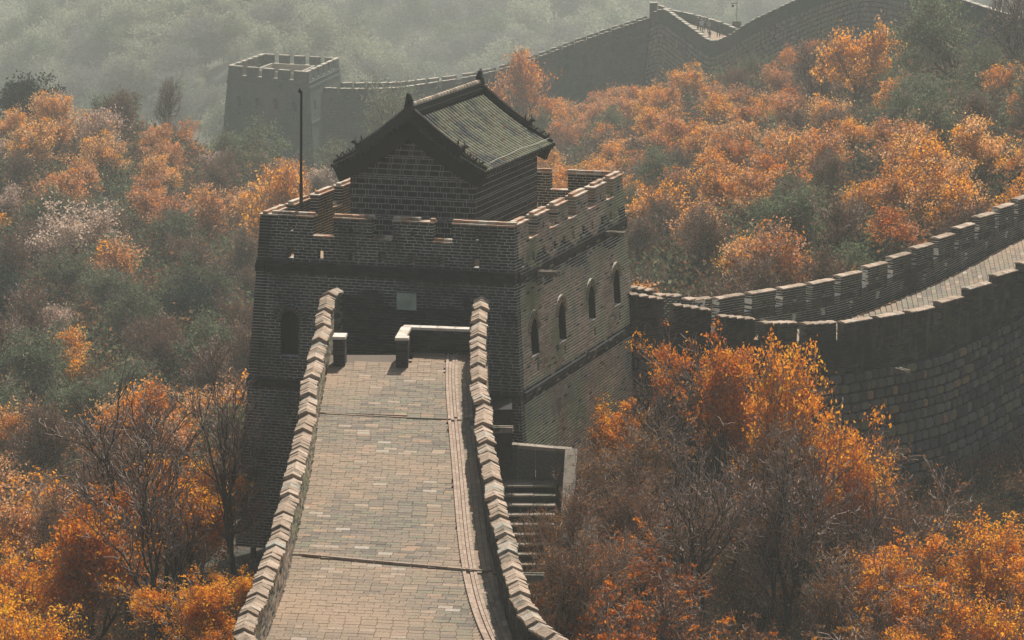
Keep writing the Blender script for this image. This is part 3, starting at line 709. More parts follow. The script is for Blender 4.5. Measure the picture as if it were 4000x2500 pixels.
# ------------------------------------------------------------------ the parapets of the walkway
def parapet(name, label, chev, inner, hin):
    """chev: pixel positions (centre x, y) of the front edge of every coping unit, from the tower towards the camera"""
    root = empty(name, on_walk(chev[len(chev)//2][0], chev[len(chev)//2][1]), label, 'parapet')
    H = hin; pts = [on_walk(x, y, H) for x, y in chev]
    body = Pieces('brick', M['brick_lit'] if inner == 1 else M['brick'], jit=.05); core = MB(); r = random.Random(len(name)+inner)  # left inner face gets the lighter brick, its light put into the colour
    sec = [(-.30,-.015),(0,.135),(.30,-.015),(.30,-.085),(-.30,-.085)]
    ms = []
    for k in range(5):
        rr = random.Random(k); mb = MB(); j = lambda: rr.uniform(-.022,.022)
        mb.loft([[Vector((x+j(), y, z+j()*.6)) for x, z in sec] for y in (0, .5, 1)])
        me = mb.mesh('coping_brick', M['cap']); ms.append(me)
    for i in range(len(pts)-1):
        yaw = r.uniform(-.012,.012)
        far, near = pts[i], pts[i+1]
        dr = Vector((far.x-near.x, far.y-near.y, 0)); L = dr.length; dr.normalize(); sd = Vector((dr.y, -dr.x, 0))
        ztop = near.z+.10+SL*.4*0
        n = max(2, round(L/.34)); tilt = SL*.35
        # coping bricks laid across
        for k in range(n):
            if i == 0 and k >= n-0: break
            y0 = L*k/n; dz = y0*tilt+r.uniform(-.01,.01)
            p = near+dr*(y0+.005)+sd*(r.uniform(-.02,.02)+yaw*y0*4); wv = 1+r.uniform(-.05,.05); dz += r.uniform(-.012,.012)
            Mx = Matrix(((sd.x*wv, dr.x*(L/n-.012), 0, p.x),(sd.y*wv, dr.y*(L/n-.012), 0, p.y),(0, tilt*(L/n), 1, ztop+dz),(0,0,0,1)))
            link(ms[(i+k) % 5], 'coping_brick', root, Mx)
        # body bricks
        zb = min(wz_(near.y), wz_(far.y))-.4; zt = ztop-.085
        lay((near-sd*.24, dr, sd), rows_of(zb, zt, .118, lambda z: [(0.0, L-.004)]), .48, lambda z: 0, body, core, bl=.42, seed=i+3, jn=.012)
    body.finish(root, 120)
    core.build('mortar_bed', M['mortar_dark'], root)
    return root, pts
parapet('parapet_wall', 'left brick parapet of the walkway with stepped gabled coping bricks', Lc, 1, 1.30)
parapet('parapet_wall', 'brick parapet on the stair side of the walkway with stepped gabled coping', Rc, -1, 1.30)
# spouts through the right parapet base
rw = empty('rampart_wall', (0, 115, -8), 'tall brick rampart carrying the walkway to the watchtower', 'rampart')
Lp = sorted([on_walk(x, y, 1.3) for x, y in Lc], key=lambda p: p.y); Rp = sorted([on_walk(x, y, 1.3) for x, y in Rc], key=lambda p: p.y)
for E, sgn in ((Lp, -1), (Rp, 1)):
    P = Pieces('brick', M['brick'] if sgn < 0 else M['brick_lit']); core = MB()
    for i in range(0, len(E)-1, 2):
        a, b = E[i].copy(), E[min(i+2, len(E)-1)].copy(); a.z = b.z = 0; dr = (b-a); L = dr.length; dr.normalize(); sd = Vector((dr.y,-dr.x,0))
        z1 = wz_(E[i].y)-.42
        lay((a+sd*sgn*.26, dr, sd*-sgn), rows_of(-12.5, z1, .13, lambda z: [(0,L)]), .3, lambda z, z1=z1: .0+.05*(z1-z)*.6, P, core, seed=i)
    P.finish(rw, 60); core.build('mortar_bed', M['mortar_dark'], rw)
mb = MB(); V = []
for d in ds: V += [(interp(Lp, d)-.05, d, wz_(d)-.5), (interp(Rp, d)+.05, d, wz_(d)-.5)]
mb.poly(V, [(2*i, 2*i+1, 2*i+3, 2*i+2) for i in range(len(ds)-1)]); mb.build('fill_top', M['joint'], rw)
for px, py, d in ((1925,1672,119.6),(2035,2248,104.5)):
    p = at(px, py, d); spout(p, Vector((1,-.05,0)).normalized(), .72, .34, rw)

# ------------------------------------------------------------------ stairs on the right
stair = empty('staircase', (1.1, 129, -9), 'steep stone staircase climbing beside the rampart below the watchtower', 'staircase')
ST_D, ST_Z = 132.7, -5.5
P = None
for k in range(15):
    d = ST_D-.5*k; z = ST_Z-.27*k; xl = interp(Rp, d)+.35; xr = at(2180, 2000, d).x-.1
    mb = MB(); mb.box(Matrix.Translation(((xl+xr)/2, d-.25, z-.75)), xr-xl, .52, 1.45); mb.build('riser', M['brick_soot'], stair)
    nn = 3
    for q in range(nn):
        mb = MB(); x0 = xl+(xr-xl)*q/nn; x1 = xl+(xr-xl)*(q+1)/nn
        mb.box(Matrix.Translation(((x0+x1)/2, d-.28, z+.0+r.uniform(-.008,.008))), x1-x0-.015, .56, .07, taper=.985); mb.build('tread', M['slab'], stair)
mb = MB(); mb.box(Matrix.Translation((.8, 133.8, ST_Z-.8)), 2.6, 2.3, 1.66); mb.build('landing', M['slab'], stair)
sw = empty('stair_wall', (2.0, 130, -8), 'low wall with broad sloping stone coping along the outer side of the stairs', 'wall')
a, b = at(2232, 1752, 133.0), at(2200, 2245, 126.4)
for k in range(7):
    p, q = a.lerp(b, k/7), a.lerp(b, (k+.985)/7); mb = MB()
    wv = Vector((.24,0,0)); dn = Vector((0,0,-.16))
    mb.loft([[x-wv, x+wv, x+wv+dn, x-wv+dn] for x in (p, q)]); mb.build('coping_slab', M['slab'], sw)
    mb = MB(); dn2 = Vector((0,0,-4)); wv = Vector((.2,0,0)); d1 = Vector((0,0,-.16)); mb.loft([[x-wv+d1, x+wv+d1, x+wv+dn2, x-wv+dn2] for x in (p, q)]); mb.build('wall_section', M['stone'], sw)
a2, b2 = at(1950, 1728, 133.6), at(2236, 1752, 133.3)
for k in range(4):
    p, q = a2.lerp(b2, k/4), a2.lerp(b2, (k+.985)/4); mb = MB(); wv = Vector((0,.22,0)); dn = Vector((0,0,-.14))
    mb.loft([[x-wv, x+wv, x+wv+dn, x-wv+dn] for x in (p, q)]); mb.build('coping_slab', M['slab'], sw)
    mb = MB(); wv = Vector((0,.19,0)); mb.loft([[x-wv+dn, x+wv+dn, x+wv+dn*14, x-wv+dn*14] for x in (p, q)]); mb.build('wall_section', M['stone'], sw)

# ------------------------------------------------------------------ ramparts that follow a curve
class Path:
    def __init__(s, pts, step=.25):
        P = [Vector(p) for p in pts]; P = [P[0]*2-P[1]]+P+[P[-1]*2-P[-2]]; out = []
        for i in range(1, len(P)-2):
            n = max(2, int((P[i+1]-P[i]).length/step))
            for k in range(n):
                t = k/n; a, b, c, d = P[i-1], P[i], P[i+1], P[i+2]
                out.append(.5*((2*b)+(c-a)*t+(2*a-5*b+4*c-d)*t*t+(3*b-a-3*c+d)*t**3))
        out.append(P[-2]); s.a = np.array([tuple(p) for p in out])
        dd = np.hypot(np.diff(s.a[:,0]), np.diff(s.a[:,1])); s.s = np.concatenate([[0], np.cumsum(dd)]); s.L = s.s[-1]
    def p(s, t): return Vector([float(np.interp(t, s.s, s.a[:,k])) for k in range(3)])
    def t(s, t, e=.3):
        v = s.p(min(t+e, s.L))-s.p(max(t-e, 0)); return v.normalized()
def ribbon(path, sgn, v0, v1, ch, bl, T, P, core, spans, gap, seed, var=.12, rowvar=0, choose=None, batt=0, jn=.01, inset=.015, dzf=None):
    """courses hung v0..v1 below the top line; sgn: side of the path (unit left normal * sgn) that faces outward"""
    r = random.Random(seed); v = v0; k = 0
    while v < v1-.02:
        h = ch*(1+r.uniform(-rowvar, rowvar)); vm = v+h/2
        for a, b in spans(vm):
            x = a-r.uniform(0, bl)
            while x < b:
                L = bl*(1+r.uniform(-var, var)); x0, x1 = max(x, a), min(x+L, b); x += L
                if x1-x0 < .08: continue
                s = (x0+x1)/2; c = path.p(s); u = path.t(s); n_out = Vector((-u.y, u.x, 0)).normalized()*sgn
                c = c+n_out*(batt*vm-T/2+r.uniform(0, jn)); c.z -= vm-(dzf(s) if dzf else 0)
                if dzf: u = Vector((u.x, u.y, u.z*.15)).normalized()
                up = (u.cross(Vector((-u.y, u.x, 0)).normalized())*-1).normalized()
                if up.z < 0: up = -up
                (choose(s, vm, r) if choose else P).add(c, u, -n_out, Vector((0,0,1)), x1-x0-gap, T, h-gap*(1+abs(u.z)))
            # backing
            m = max(1, int((b-a)/1.2))
            for i in range(m):
                s0, s1 = a+(b-a)*i/m+(inset if i == 0 else 0), a+(b-a)*(i+1)/m-(inset if i == m-1 else 0)
                p0, p1 = path.p(s0), path.p(s1); u = (p1-p0).normalized(); n_out = Vector((-u.y,u.x,0)).normalized()*sgn
                o = batt*vm
                q = []
                for pp in (p0, p1):
                    for off in (o-inset, o-T+inset):
                        for dz in (-v, -v-h): w_ = pp+n_out*off; w_.z += dz+(dzf(s0+.02 if pp is p0 else s1-.02) if dzf else 0); q.append(w_)
                core.poly(q, [(0,1,3,2),(4,6,7,5),(0,4,5,1),(2,3,7,6),(0,2,6,4),(1,5,7,3)])
        v += h; k += 1
def stepper(path, ms, keep=.15):
    """merlon tops climb less than the wall does, so that each steps up from the last"""
    def f(s):
        for a, b in ms:
            if a-.1 <= s <= b+.1:
                za, zs, zb_ = path.p(a).z, path.p(min(max(s,a),b)).z, path.p(b).z
                hi, s0 = (zb_, b) if zb_ > za else (za, a)
                return (hi-zs)*((1-keep) if zb_ > za else .25)
        return 0
    return f
def cap_path(path, sgn, spans_at, T, mat, root, bl, name='coping_brick', lim=300, peak=.10, lift=0, dzf=None):
    ms = []
    for k in range(3):
        rr = random.Random(k+20); mb = MB(); j = lambda: rr.uniform(-.01,.01)
        wd = T/2+.05
        mb.loft([[Vector((y, x+j(), z+j())) for x, z in ((-wd,0),(wd,0),(wd,.05),(0,peak),(-wd,.05))] for y in (-.5, .5)]); ms.append(mb.mesh(name, mat))
    r = random.Random(3)
    for a, b in spans_at:
        x = a
        while x < b-.1:
            L = min(bl*(1+r.uniform(-.1,.1)), b-x)
            if b-x-L < bl*.3: L = b-x
            c = path.p(x+L/2); u = path.t(x+L/2); n = Vector((-u.y,u.x,0)).normalized(); c += n*sgn*(-T/2); c.z += lift+r.uniform(-.006,.008)+(dzf(x+L/2) if dzf else 0); uh = Vector((u.x,u.y,u.z*(.15 if dzf else 1)))
            w_ = Vector((0,0,1))
            link(ms[r.randrange(3)], name, root, Matrix(((uh.x*(L-.015), n.x, 0, c.x),(uh.y*(L-.015), n.y, 0, c.y),(uh.z*(L-.015), 0, 1, c.z),(0,0,0,1))))
            x += L
def merlons(L, pitch, gap, off=0):
    out = []; x = off
    while x < L:
        a, b = max(x, 0), min(x+pitch-gap, L)
        if b-a > .3: out.append((a, b))
        x += pitch
    return out
def sheet_between(pa, pb, da, db, n, mat, name, root, kindp=None):
    mb = MB(); V = []
    for i in range(n+1):
        a = pa.p(pa.L*i/n); b = pb.p(pb.L*i/n); a.z -= da; b.z -= db; V += [a, b]
    mb.poly(V, [(2*i, 2*i+1, 2*i+3, 2*i+2) for i in range(n)]); return mb.build(name, mat, root)

# the curved rampart on the right
near_px = [(2463,1152,150.0),(2598,1185,150.8),(2717,1214,151.6),(2863,1247,152.8),(3000,1266,154.0),(3154,1270,155.5),(3290,1266,157),(3405,1248,158.5),(3545,1226,160.6),(3677,1196,162.8),(3790,1150,164.8),(3897,1095,166.8),(4000,1046,168.8),(4150,975,172),(4400,860,178)]
far_px = [(2440,1125,158.0),(2492,1132,158.5),(2592,1158,160.2),(2744,1176,162.6),(2873,1160,164.3),(3022,1137,166.3),(3154,1116,168.2),(3286,1090,170.3),(3405,1052,172.3),(3524,1006,174.6),(3627,964,176.8),(3713,924,178.8),(3802,880,181),(3885,836,183),(3961,800,185),(4100,735,189),(4300,650,195)]
pn = Path([at(*p) for p in near_px]); pf = Path([at(*p) for p in far_px])
ramp_r = empty('rampart_wall', at(3400, 1500, 160), 'long curved rampart with crenellated parapets and big granite blocks on its lower face', 'rampart')
mn = merlons(pn.L, 2.55, .56, -.3); mf = merlons(pf.L, 2.35, .5, .2)
def spn(v):
    s = [(0, pn.L)]
    if .62+.5 < v < 1.62+.0 and abs(v-1.35) < .14: s = cut(s, [((a+b)/2-.13, (a+b)/2+.13) for a, b in mn])
    return s
def spf(v):
    s = [(0, pf.L)]
    if abs(v-1.45) < .15: s = cut(s, [((a+b)/2-.13, (a+b)/2+.13) for a, b in mf])
    return s
Pb = Pieces('brick', M['brick'], jit=.05); core = MB()
sn, sf = stepper(pn, mn), stepper(pf, mf)
ribbon(pn, -1, .80, 2.35, .118, .42, .42, Pb, core, spn, .024, 1)
core2 = MB(); ribbon(pf, -1, .80, 2.1, .118, .42, .42, Pb, core2, spf, .03, 2)
ribbon(pn, -1, 0, 1.15, .118, .42, .47, Pb, core, lambda v: mn, .024, 31, dzf=sn)
ribbon(pf, -1, 0, 1.15, .118, .42, .47, Pb, core2, lambda v: cut(mf, [((a+b)/2-.08, (a+b)/2+.08) for a, b in mf]) if abs(v-.62) < .12 else mf, .024, 32, dzf=sf)
Pb.finish(ramp_r, 300)
core.build('mortar_bed', M['mortar_dark'], ramp_r); core2.build('mortar_bed', M['mortar'], ramp_r)
Ps = Pieces('granite_block', M['stone'], jit=.03, worn=True); core = MB()
ribbon(pn, -1, 2.35, 12.4, .50, .62, .5, Ps, core, lambda v: [(0, pn.L)],   .05, 4, var=.5, rowvar=.2, batt=.10, jn=.09, inset=.08)
Ps.finish(ramp_r, 300); core.build('block_bed', M['joint_dark'], ramp_r)
cap_path(pn, -1, mn, .47, M['cap'], ramp_r, .45, dzf=sn); cap_path(pf, -1, mf, .47, M['cap'], ramp_r, .6, dzf=sf)
# its paving
class S2:  # walkway surface between the two parapets, sampled at matching px
    pass
rw2 = tag(empty('pavement', at(3800, 1100, 172)), None, None, None, 'structure')
def inner(path, s, off, dz): 
    c = path.p(s); u = path.t(s); n = Vector((-u.y,u.x,0)).normalized(); c = c+n*off; c.z -= dz; return c
NN = 60; mb = MB(); V = []
for i in range(NN+1):
    V += [inner(pn, pn.L*i/NN, .3, 1.75), inner(pf, min(pf.L, pf.L*i/NN), -.3, 2.03)]
mb.poly(V, [(2*i, 2*i+1, 2*i+3, 2*i+2) for i in range(NN)]); mb.build('pavement_bed', M['joint'], rw2)
P = Pieces('paving_slab', M['paving'], jit=.02); r = random.Random(9); nr = int(pn.L/.42)
for i in range(nr):
    f = (i+.5)/nr; a = inner(pn, pn.L*f, .35, 1.70); b = inner(pf, pf.L*f, -.35, 1.98); W_ = (b-a).length; u = (b-a).normalized()
    e0, e1 = inner(pn, pn.L*i/nr, .35, 1.7), inner(pn, pn.L*(i+1)/nr, .35, 1.7); g0, g1 = inner(pf, pf.L*i/nr, -.35, 1.98), inner(pf, pf.L*(i+1)/nr, -.35, 1.98)
    a = inner(pn, pn.L*f, .35, 1.70); b = inner(pf, pf.L*f, -.35, 1.98); W_ = (b-a).length; u = (b-a).normalized()
    a1 = inner(pn, min(pn.L, pn.L*f+.2), .35, 1.70); n1 = (a1-a); n1 = (n1-u*n1.dot(u)).normalized(); up = n1.cross(u).normalized()
    if up.z < 0: up = -up
    wd = (inner(pn, pn.L*(i+1)/nr, .35, 1.7)-inner(pn, pn.L*i/nr, .35, 1.7)).length
    x = -r.uniform(0, .5)
    while x < W_:
        L = r.uniform(.5, .75); x0, x1 = max(x, 0), min(x+L, W_); x += L
        if x1-x0 > .1:
            f2 = (x0+x1)/2/W_; P.add(a+u*(x0+x1)/2, u, n1, up, x1-x0-.02, max(.1, abs((e1-e0).lerp(g1-g0, f2).dot(n1))-.02), .08)
P.score = lambda p: 1 if 3200 < proj(p[0])[0] < 4000 else 0
P.finish(rw2, 300, top=True)
# spout and scar on the stone face
p = at(3505, 1440, 158.6); spout(p, Vector((.5,-.8,0)).normalized(), .8, .3, ramp_r)

# the upper rampart, from the saddle with the people to the right edge and down left to the far tower
upA = [(2545,52,455),(2591,37,452),(2640,68,447),(2700,110,441),(2745,143,437),(2769,157,435),(2800,158,433),(2860,130,429),(2917,91,425),(3010,45,420),(3107,0,415),(3250,-60,406),(3400,-100,394),(3560,-75,376),(3700,-20,360),(3768,3,352),(3880,40,343),(4000,75,335),(4150,125,326),(4300,180,318)]
upF = [(2570,20,462),(2612,38,460),(2680,52,456),(2760,72,452),(2830,95,449),(2884,118,446),(2930,118,442),(3000,80,438)]
pu = Path([at(*p) for p in upA], .5); pv = Path([at(*p) for p in upF], .5)
up_w = empty('rampart_wall', at(2900, 250, 430), 'upper stone rampart dipping at the saddle where visitors walk, in the haze', 'rampart')
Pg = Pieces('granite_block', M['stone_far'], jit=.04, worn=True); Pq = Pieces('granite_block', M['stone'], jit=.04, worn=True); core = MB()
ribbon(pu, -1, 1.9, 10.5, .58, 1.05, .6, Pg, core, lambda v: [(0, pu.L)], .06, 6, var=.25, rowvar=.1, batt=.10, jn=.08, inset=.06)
Pg.finish(up_w, 300); core.build('block_bed', M['mortar_dark'], up_w)
Pb = Pieces('parapet_brick', M['far_brick']); core = MB(); mu = merlons(pu.L, 2.6, .25, .4)
ribbon(pu, -1, 0, 1.9, .24, .8, .5, Pb, core, lambda v: mu if v < .45 else [(0, pu.L)], .03, 8)
ribbon(pv, -1, 0, 1.3, .24, .8, .5, Pb, core, lambda v: [(0, pv.L)], .03, 9)
Pb.finish(up_w, 0); core.build('mortar_bed', M['far_brick'], up_w)
cap_path(pu, -1, mu, .5, M['pale'], up_w, 1.1); cap_path(pv, -1, merlons(pv.L, 3, .5), .5, M['pale'], up_w, 1.3)
upw = tag(empty('pavement', at(2780, 140, 442)), None, None, None, 'structure')
pu2 = Path([at(*p) for p in upA[:10]], .5); mb = MB(); V = []
for i in range(31):
    a = pu2.p(pu2.L*i/30); b = pv.p(pv.L*i/30); a.z -= 1.1; b.z -= 1.2; V += [a, b]
mb.poly(V, [(2*i,2*i+1,2*i+3,2*i+2) for i in range(30)]); mb.build('pavement_bed', M['paving'], upw)
# pier at its corner
pr = empty('wall_pier', at(2560, 70, 456), 'square stone pier standing at the highest corner of the upper rampart', 'pier')
p = at(2553, 12, 457); mb = MB(); mb.box(Matrix.Translation(p-Vector((0,0,1.6))), 1.0, 1.0, 3.2); mb.build('pier_shaft', M['far_brick'], pr)
mb = MB(); mb.box(Matrix.Translation(p+Vector((0,0,.06))), 1.2, 1.2, .12, taper=.95); mb.build('pier_cap', M['pale'], pr)
# descending wall towards the far tower
s1 = [(2535,70,456),(2450,98,460),(2350,132,465),(2250,167,470),(2150,205,475),(2050,240,480),(1950,272,484),(1850,297,486),(1750,315,486),(1650,330,482),(1560,342,476),(1480,346,470),(1400,347,466),(1330,346,463),(1240,342,460)]
s1f = [(2525,62,464),(2450,88,468),(2350,120,473),(2250,155,478),(2150,193,483),(2050,228,488),(1950,260,492),(1850,284,494),(1750,300,494),(1650,312,490),(1560,322,484),(1480,324,478),(1400,325,474),(1335,324,471)]
ps = Path([at(*p) for p in s1], .5); pt = Path([at(*p) for p in s1f], .5)
dw = empty('rampart_wall', at(2200, 300, 475), 'hazy grey rampart sloping down from the upper corner pier to the distant watchtower', 'rampart')
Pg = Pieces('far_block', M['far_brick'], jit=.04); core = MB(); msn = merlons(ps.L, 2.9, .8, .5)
ribbon(ps, 1, 0, 2.0, .30, .9, .5, Pg, core, lambda v: msn if v < .65 else cut([(0, ps.L)], [((a+b)/2-.15, (a+b)/2+.15) for a, b in msn] if abs(v-1.3) < .16 else []), .04, 10)
ribbon(ps, 1, 2.0, 15, .42, 1.0, .5, Pg, core, lambda v: [(0, ps.L)], .05, 11, batt=.08, jn=.06)
ribbon(pt, 1, 0, 1.8, .30, .9, .5, Pg, core, lambda v: merlons(pt.L, 2.9, .8, .5) if v < .65 else [(0, pt.L)], .04, 12)
Pg.finish(dw, 0); core.build('mortar_bed', M['mortar_dark'], dw); cap_path(ps, 1, msn, .5, M['pale'], dw, 1.05); cap_path(pt, 1, merlons(pt.L, 2.9, .8, .5), .5, M['pale'], dw, 2.1)
sheet_between(ps, pt, 1.9, 1.7, 40, M['paving'], 'wall_walk', dw)

# ------------------------------------------------------------------ the far watchtower
fA, fB, fC, fD = at(893,262,462), at(1200,286,454), at(1323,229,471.6), at(1025,214,477)
zt = -25.0
for p in (fA, fB, fC, fD): p.z = zt
ft = empty('watchtower', (fA+fC)/2+Vector((0,0,-15)), 'distant square watchtower with four arched windows, pale green in the haze', 'watchtower')
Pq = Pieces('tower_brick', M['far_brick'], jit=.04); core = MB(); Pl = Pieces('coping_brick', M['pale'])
for idx, (a, b) in enumerate(((fA,fB),(fB,fC),(fC,fD),(fD,fA))):
    U = (b-a); L = U.length; U.normalize(); N = Vector((-U.y, U.x, 0))
    nm = 5 if idx % 2 == 0 else 6
    g = [(L*(k+1)/nm-.42, L*(k+1)/nm+.42) for k in range(nm-1)]
    def spans(z):
        bb = .08*(zt-z); s = [(-bb+.45, L+bb)]
        if z > zt-1.15: s = cut(s, g)
        if abs(z-(zt-.55)) < .16: s = cut(s, [(L*(k+.5)/nm-.09, L*(k+.5)/nm+.09) for k in range(nm)])
        for k in range(4):
            x = L*(.15+.235*k); h = arch_half(.85, zt-5.3, zt-3.85, z)
            if h > .05: s = cut(s, [(x-h, x+h)])
            if abs(z-(zt-6.1)) < .18: s = cut(s, [(x-.13, x+.13)])
        return s
    def plane(z):
        e = .10 if zt-2.25 < z < zt-1.95 or zt-1.55 < z < zt-1.42 or zt-6.9 < z < zt-6.6 else 0
        return .08*(zt-z)+e
    lay((a, U, N), rows_of(zt-16, zt, .15, spans), .44, plane, Pq, core, bl=.5, gap=.02, seed=idx+20)
    if idx < 2:
        for k in range(4):
            x = L*(.15+.235*k); mb = MB(); c = a+U*x+N*(.33-.08*4.5); c.z = zt-4.6
            mb.box(Matrix(((U.x,N.x,0,c.x),(U.y,N.y,0,c.y),(0,0,1,c.z),(0,0,0,1))), 1.1, .1, 1.8); mb.build('dark_backing', M['board'], ft)  # dark sheet added in place of the unlit inside of the opening
            for q in range(9):
                an = math.pi*(q+.5)/9; c = a+U*(x+math.cos(an)*.55)+N*(.2-.08*4.1-.04); c.z = zt-4.28+math.sin(an)*.55
                rd = U*math.cos(an)+Vector((0,0,1))*math.sin(an); tg = U*-math.sin(an)+Vector((0,0,1))*math.cos(an)
                Pq.add(c, tg, N, rd, .17, .44, .22)
    ms = [(L*k/nm+(.42 if k else .5), L*(k+1)/nm-(.42 if k < nm-1 else 0)) for k in range(nm)]
    for m0, m1 in ms:
        n = 2
        for k in range(n):
            x0 = m0+(m1-m0)*k/n; x1 = m0+(m1-m0)*(k+1)/n; c = a+U*(x0+x1)/2+N*.22; c.z = zt+.06; Pl.add(c, U, N, Vector((0,0,1)), x1-x0-.02, .52, .12)
    for k in range(nm-1):
        c = a+U*(L*(k+1)/nm)+N*(.22-.07); c.z = zt-1.12; Pl.add(c, U, N, Vector((0,0,1)), .8, .5, .08)
Pq.finish(ft, 0); core.build('mortar_bed', M['far_brick'], ft); Pl.finish(ft, 300, top=True)
mb = MB(); z = zt-1.9; mb.poly([Vector((*((1-.0)*q.xy), z)) for q in (fA,fB,fC,fD)], [(0,1,2,3)]); mb.build('roof_terrace', M['paving'], ft)
cc = (fA+fB+fC+fD)/4; mb = MB(); 
for k, (a, b) in enumerate(((fA,fB),(fB,fC),(fC,fD),(fD,fA))):
    a2, b2 = cc.lerp(a, .55), cc.lerp(b, .55); u = b2-a2; c = (a2+b2)/2; c.z = zt-1.3; L = u.length; u.normalize(); n_ = Vector((-u.y,u.x,0))
    mb.box(Matrix(((u.x,n_.x,0,c.x),(u.y,n_.y,0,c.y),(0,0,1,c.z),(0,0,0,1))), L, .3, 1.2)
mb.build('inner_wall', M['pale'], ft)

# ------------------------------------------------------------------ people on the upper rampart
def cloth(name, col): return plain(name, col, .9)
skin = plain('skin', (.45,.28,.2), .6); hairm = plain('hair', (.02,.015,.012), .6)
def person(px, py, d, hgt, face, shirt, trousers, label, hat=None, bag=None, arm=.15, stride=.12):
    foot = at(px, py, d)
    root = empty('person', foot, label, 'person', 'visitors on the upper rampart', rotz=face)
    me = bpy.data.meshes.new('body'); s = hgt/1.72
    V = [(0,0,.95),(0,0,1.12),(0,.01,1.36),(0,0,1.46),(0,-.01,1.53),(0,-.02,1.62),(0,-.02,1.69),
         (-.10,0,.90),(-.11,-stride,.48),(-.11,-stride*.6,.08),(-.11,-stride*.6-.16,.03),
         (.10,0,.90),(.11,stride*.7,.48),(.11,stride*1.1,.09),(.11,stride*1.1-.15,.04),
         (-.19,0,1.40),(-.24,arm*.1,1.13),(-.23,-arm,.90),(-.22,-arm-.04,.81),(.19,0,1.40),(.24,arm*.3,1.13),(.23,-.02,.88),(.22,-.05,.79)]
    E = [(0,1),(1,2),(2,3),(3,4),(4,5),(5,6),(0,7),(7,8),(8,9),(9,10),(0,11),(11,12),(12,13),(13,14),(2,15),(15,16),(16,17),(17,18),(2,19),(19,20),(20,21),(21,22)]
    rad = [.15,.145,.16,.075,.06,.10,.085,.11,.075,.05,.04,.11,.075,.05,.04,.075,.052,.038,.035,.075,.052,.038,.035]
    me.from_pydata([(x*s,y*s,z*s) for x,y,z in V], E, []); o = bpy.data.objects.new('tmp', me); C.objects.link(o)
    md = o.modifiers.new('s', 'SKIN'); 
    for i, q in enumerate(me.skin_vertices[0].data): q.radius = (rad[i]*s, rad[i]*s); q.use_root = (i == 0)
    sb = o.modifiers.new('d', 'SUBSURF'); sb.levels = 1; sb.render_levels = 1
    dg = bpy.context.evaluated_depsgraph_get(); m2 = bpy.data.meshes.new_from_object(o.evaluated_get(dg)); bpy.data.objects.remove(o)
    m2.name = 'body'
    for mt in (cloth('shirt', shirt), cloth('trousers', trousers), skin, hairm): m2.materials.append(mt)
    for p in m2.polygons:
        c = p.center; z = c.z/s; ax = abs(c.x)/s
        p.material_index = 2 if (z > 1.49 or (ax > .17 and z < .90 and z > .7)) else (0 if z > .93 or ax > .185 else (3 if z < .09 else 1))
        p.use_smooth = True
    bo = bpy.data.objects.new('body', m2); C.objects.link(bo); bo.parent = root
    def blob(name, cx, cy, cz, rx, ry, rz_, mat, lo=-1):
        mb = MB(); rings = []
        for i in range(7):
            ph = math.pi*(i/6-.5); z = math.sin(ph)
            if z < lo: z = lo
            rr = math.cos(ph) if z > lo else math.sqrt(max(0, 1-lo*lo))
            rings.append([Vector((cx+rx*rr*math.cos(a), cy+ry*rr*math.sin(a), cz+rz_*z))*s for a in [2*math.pi*j/10 for j in range(10)]])
        mb.loft(rings); me_ = mb.mesh(name, mat, True); q = bpy.data.objects.new(name, me_); C.objects.link(q); q.parent = root
    if hat: blob('hat', 0, -.03, 1.70, .125, .15, .075, cloth('hat_cloth', hat), -.3)
    else: blob('hair', 0, .02, 1.66, .108, .118, .11, hairm, -.35)
    blob('nose', 0, -.125, 1.62, .016, .02, .022, skin)
    for e in (-1, 1): blob('eye', .036*e, -.112, 1.65, .014, .01, .01, hairm); blob('ear', .102*e, -.01, 1.62, .014, .025, .035, skin)
    if bag: blob('backpack', 0, .17, 1.25, .15, .09, .22, cloth('bag_cloth', bag))
    return root
def walk_pt(px, f):
    return None
people = [
 (2727,119,446,1.70,R(10),(.16,.17,.19),(.05,.06,.08),'visitor in grey jacket at the back of the group on the upper rampart',(.55,.53,.50),None),
 (2740,127,445,1.72,R(-12),(.62,.63,.62),(.10,.15,.13),'visitor in white shirt and green trousers leading the group on the upper rampart',(.6,.58,.52),(.1,.1,.12)),
 (2751,118,448,1.66,R(25),(.30,.30,.32),(.07,.07,.09),'visitor in mid-grey top half hidden behind the person in white',None,None),
 (2768,129,444,1.68,R(5),(.42,.42,.38),(.16,.16,.17),'visitor in pale jacket with light hat in the middle of the walkway',(.66,.62,.5),None),
 (2806,147,441,1.74,R(-30),(.035,.075,.06),(.03,.06,.05),'visitor in dark green clothes standing beside the far parapet',None,(.05,.09,.07)),
 (2820,140,442,1.70,R(160),(.04,.07,.06),(.05,.05,.05),'visitor in dark top turned away next to the one in green',None,None),
 (2772,153,439,1.15,R(0),(.05,.09,.075),(.30,.16,.18),'small child in dark green top standing behind the near coping',None,None)]
for (px, py, d, h, f, sh, tr, lab, hat, bag) in people: person(px, py, d, h, f, sh, tr, lab, hat, bag)
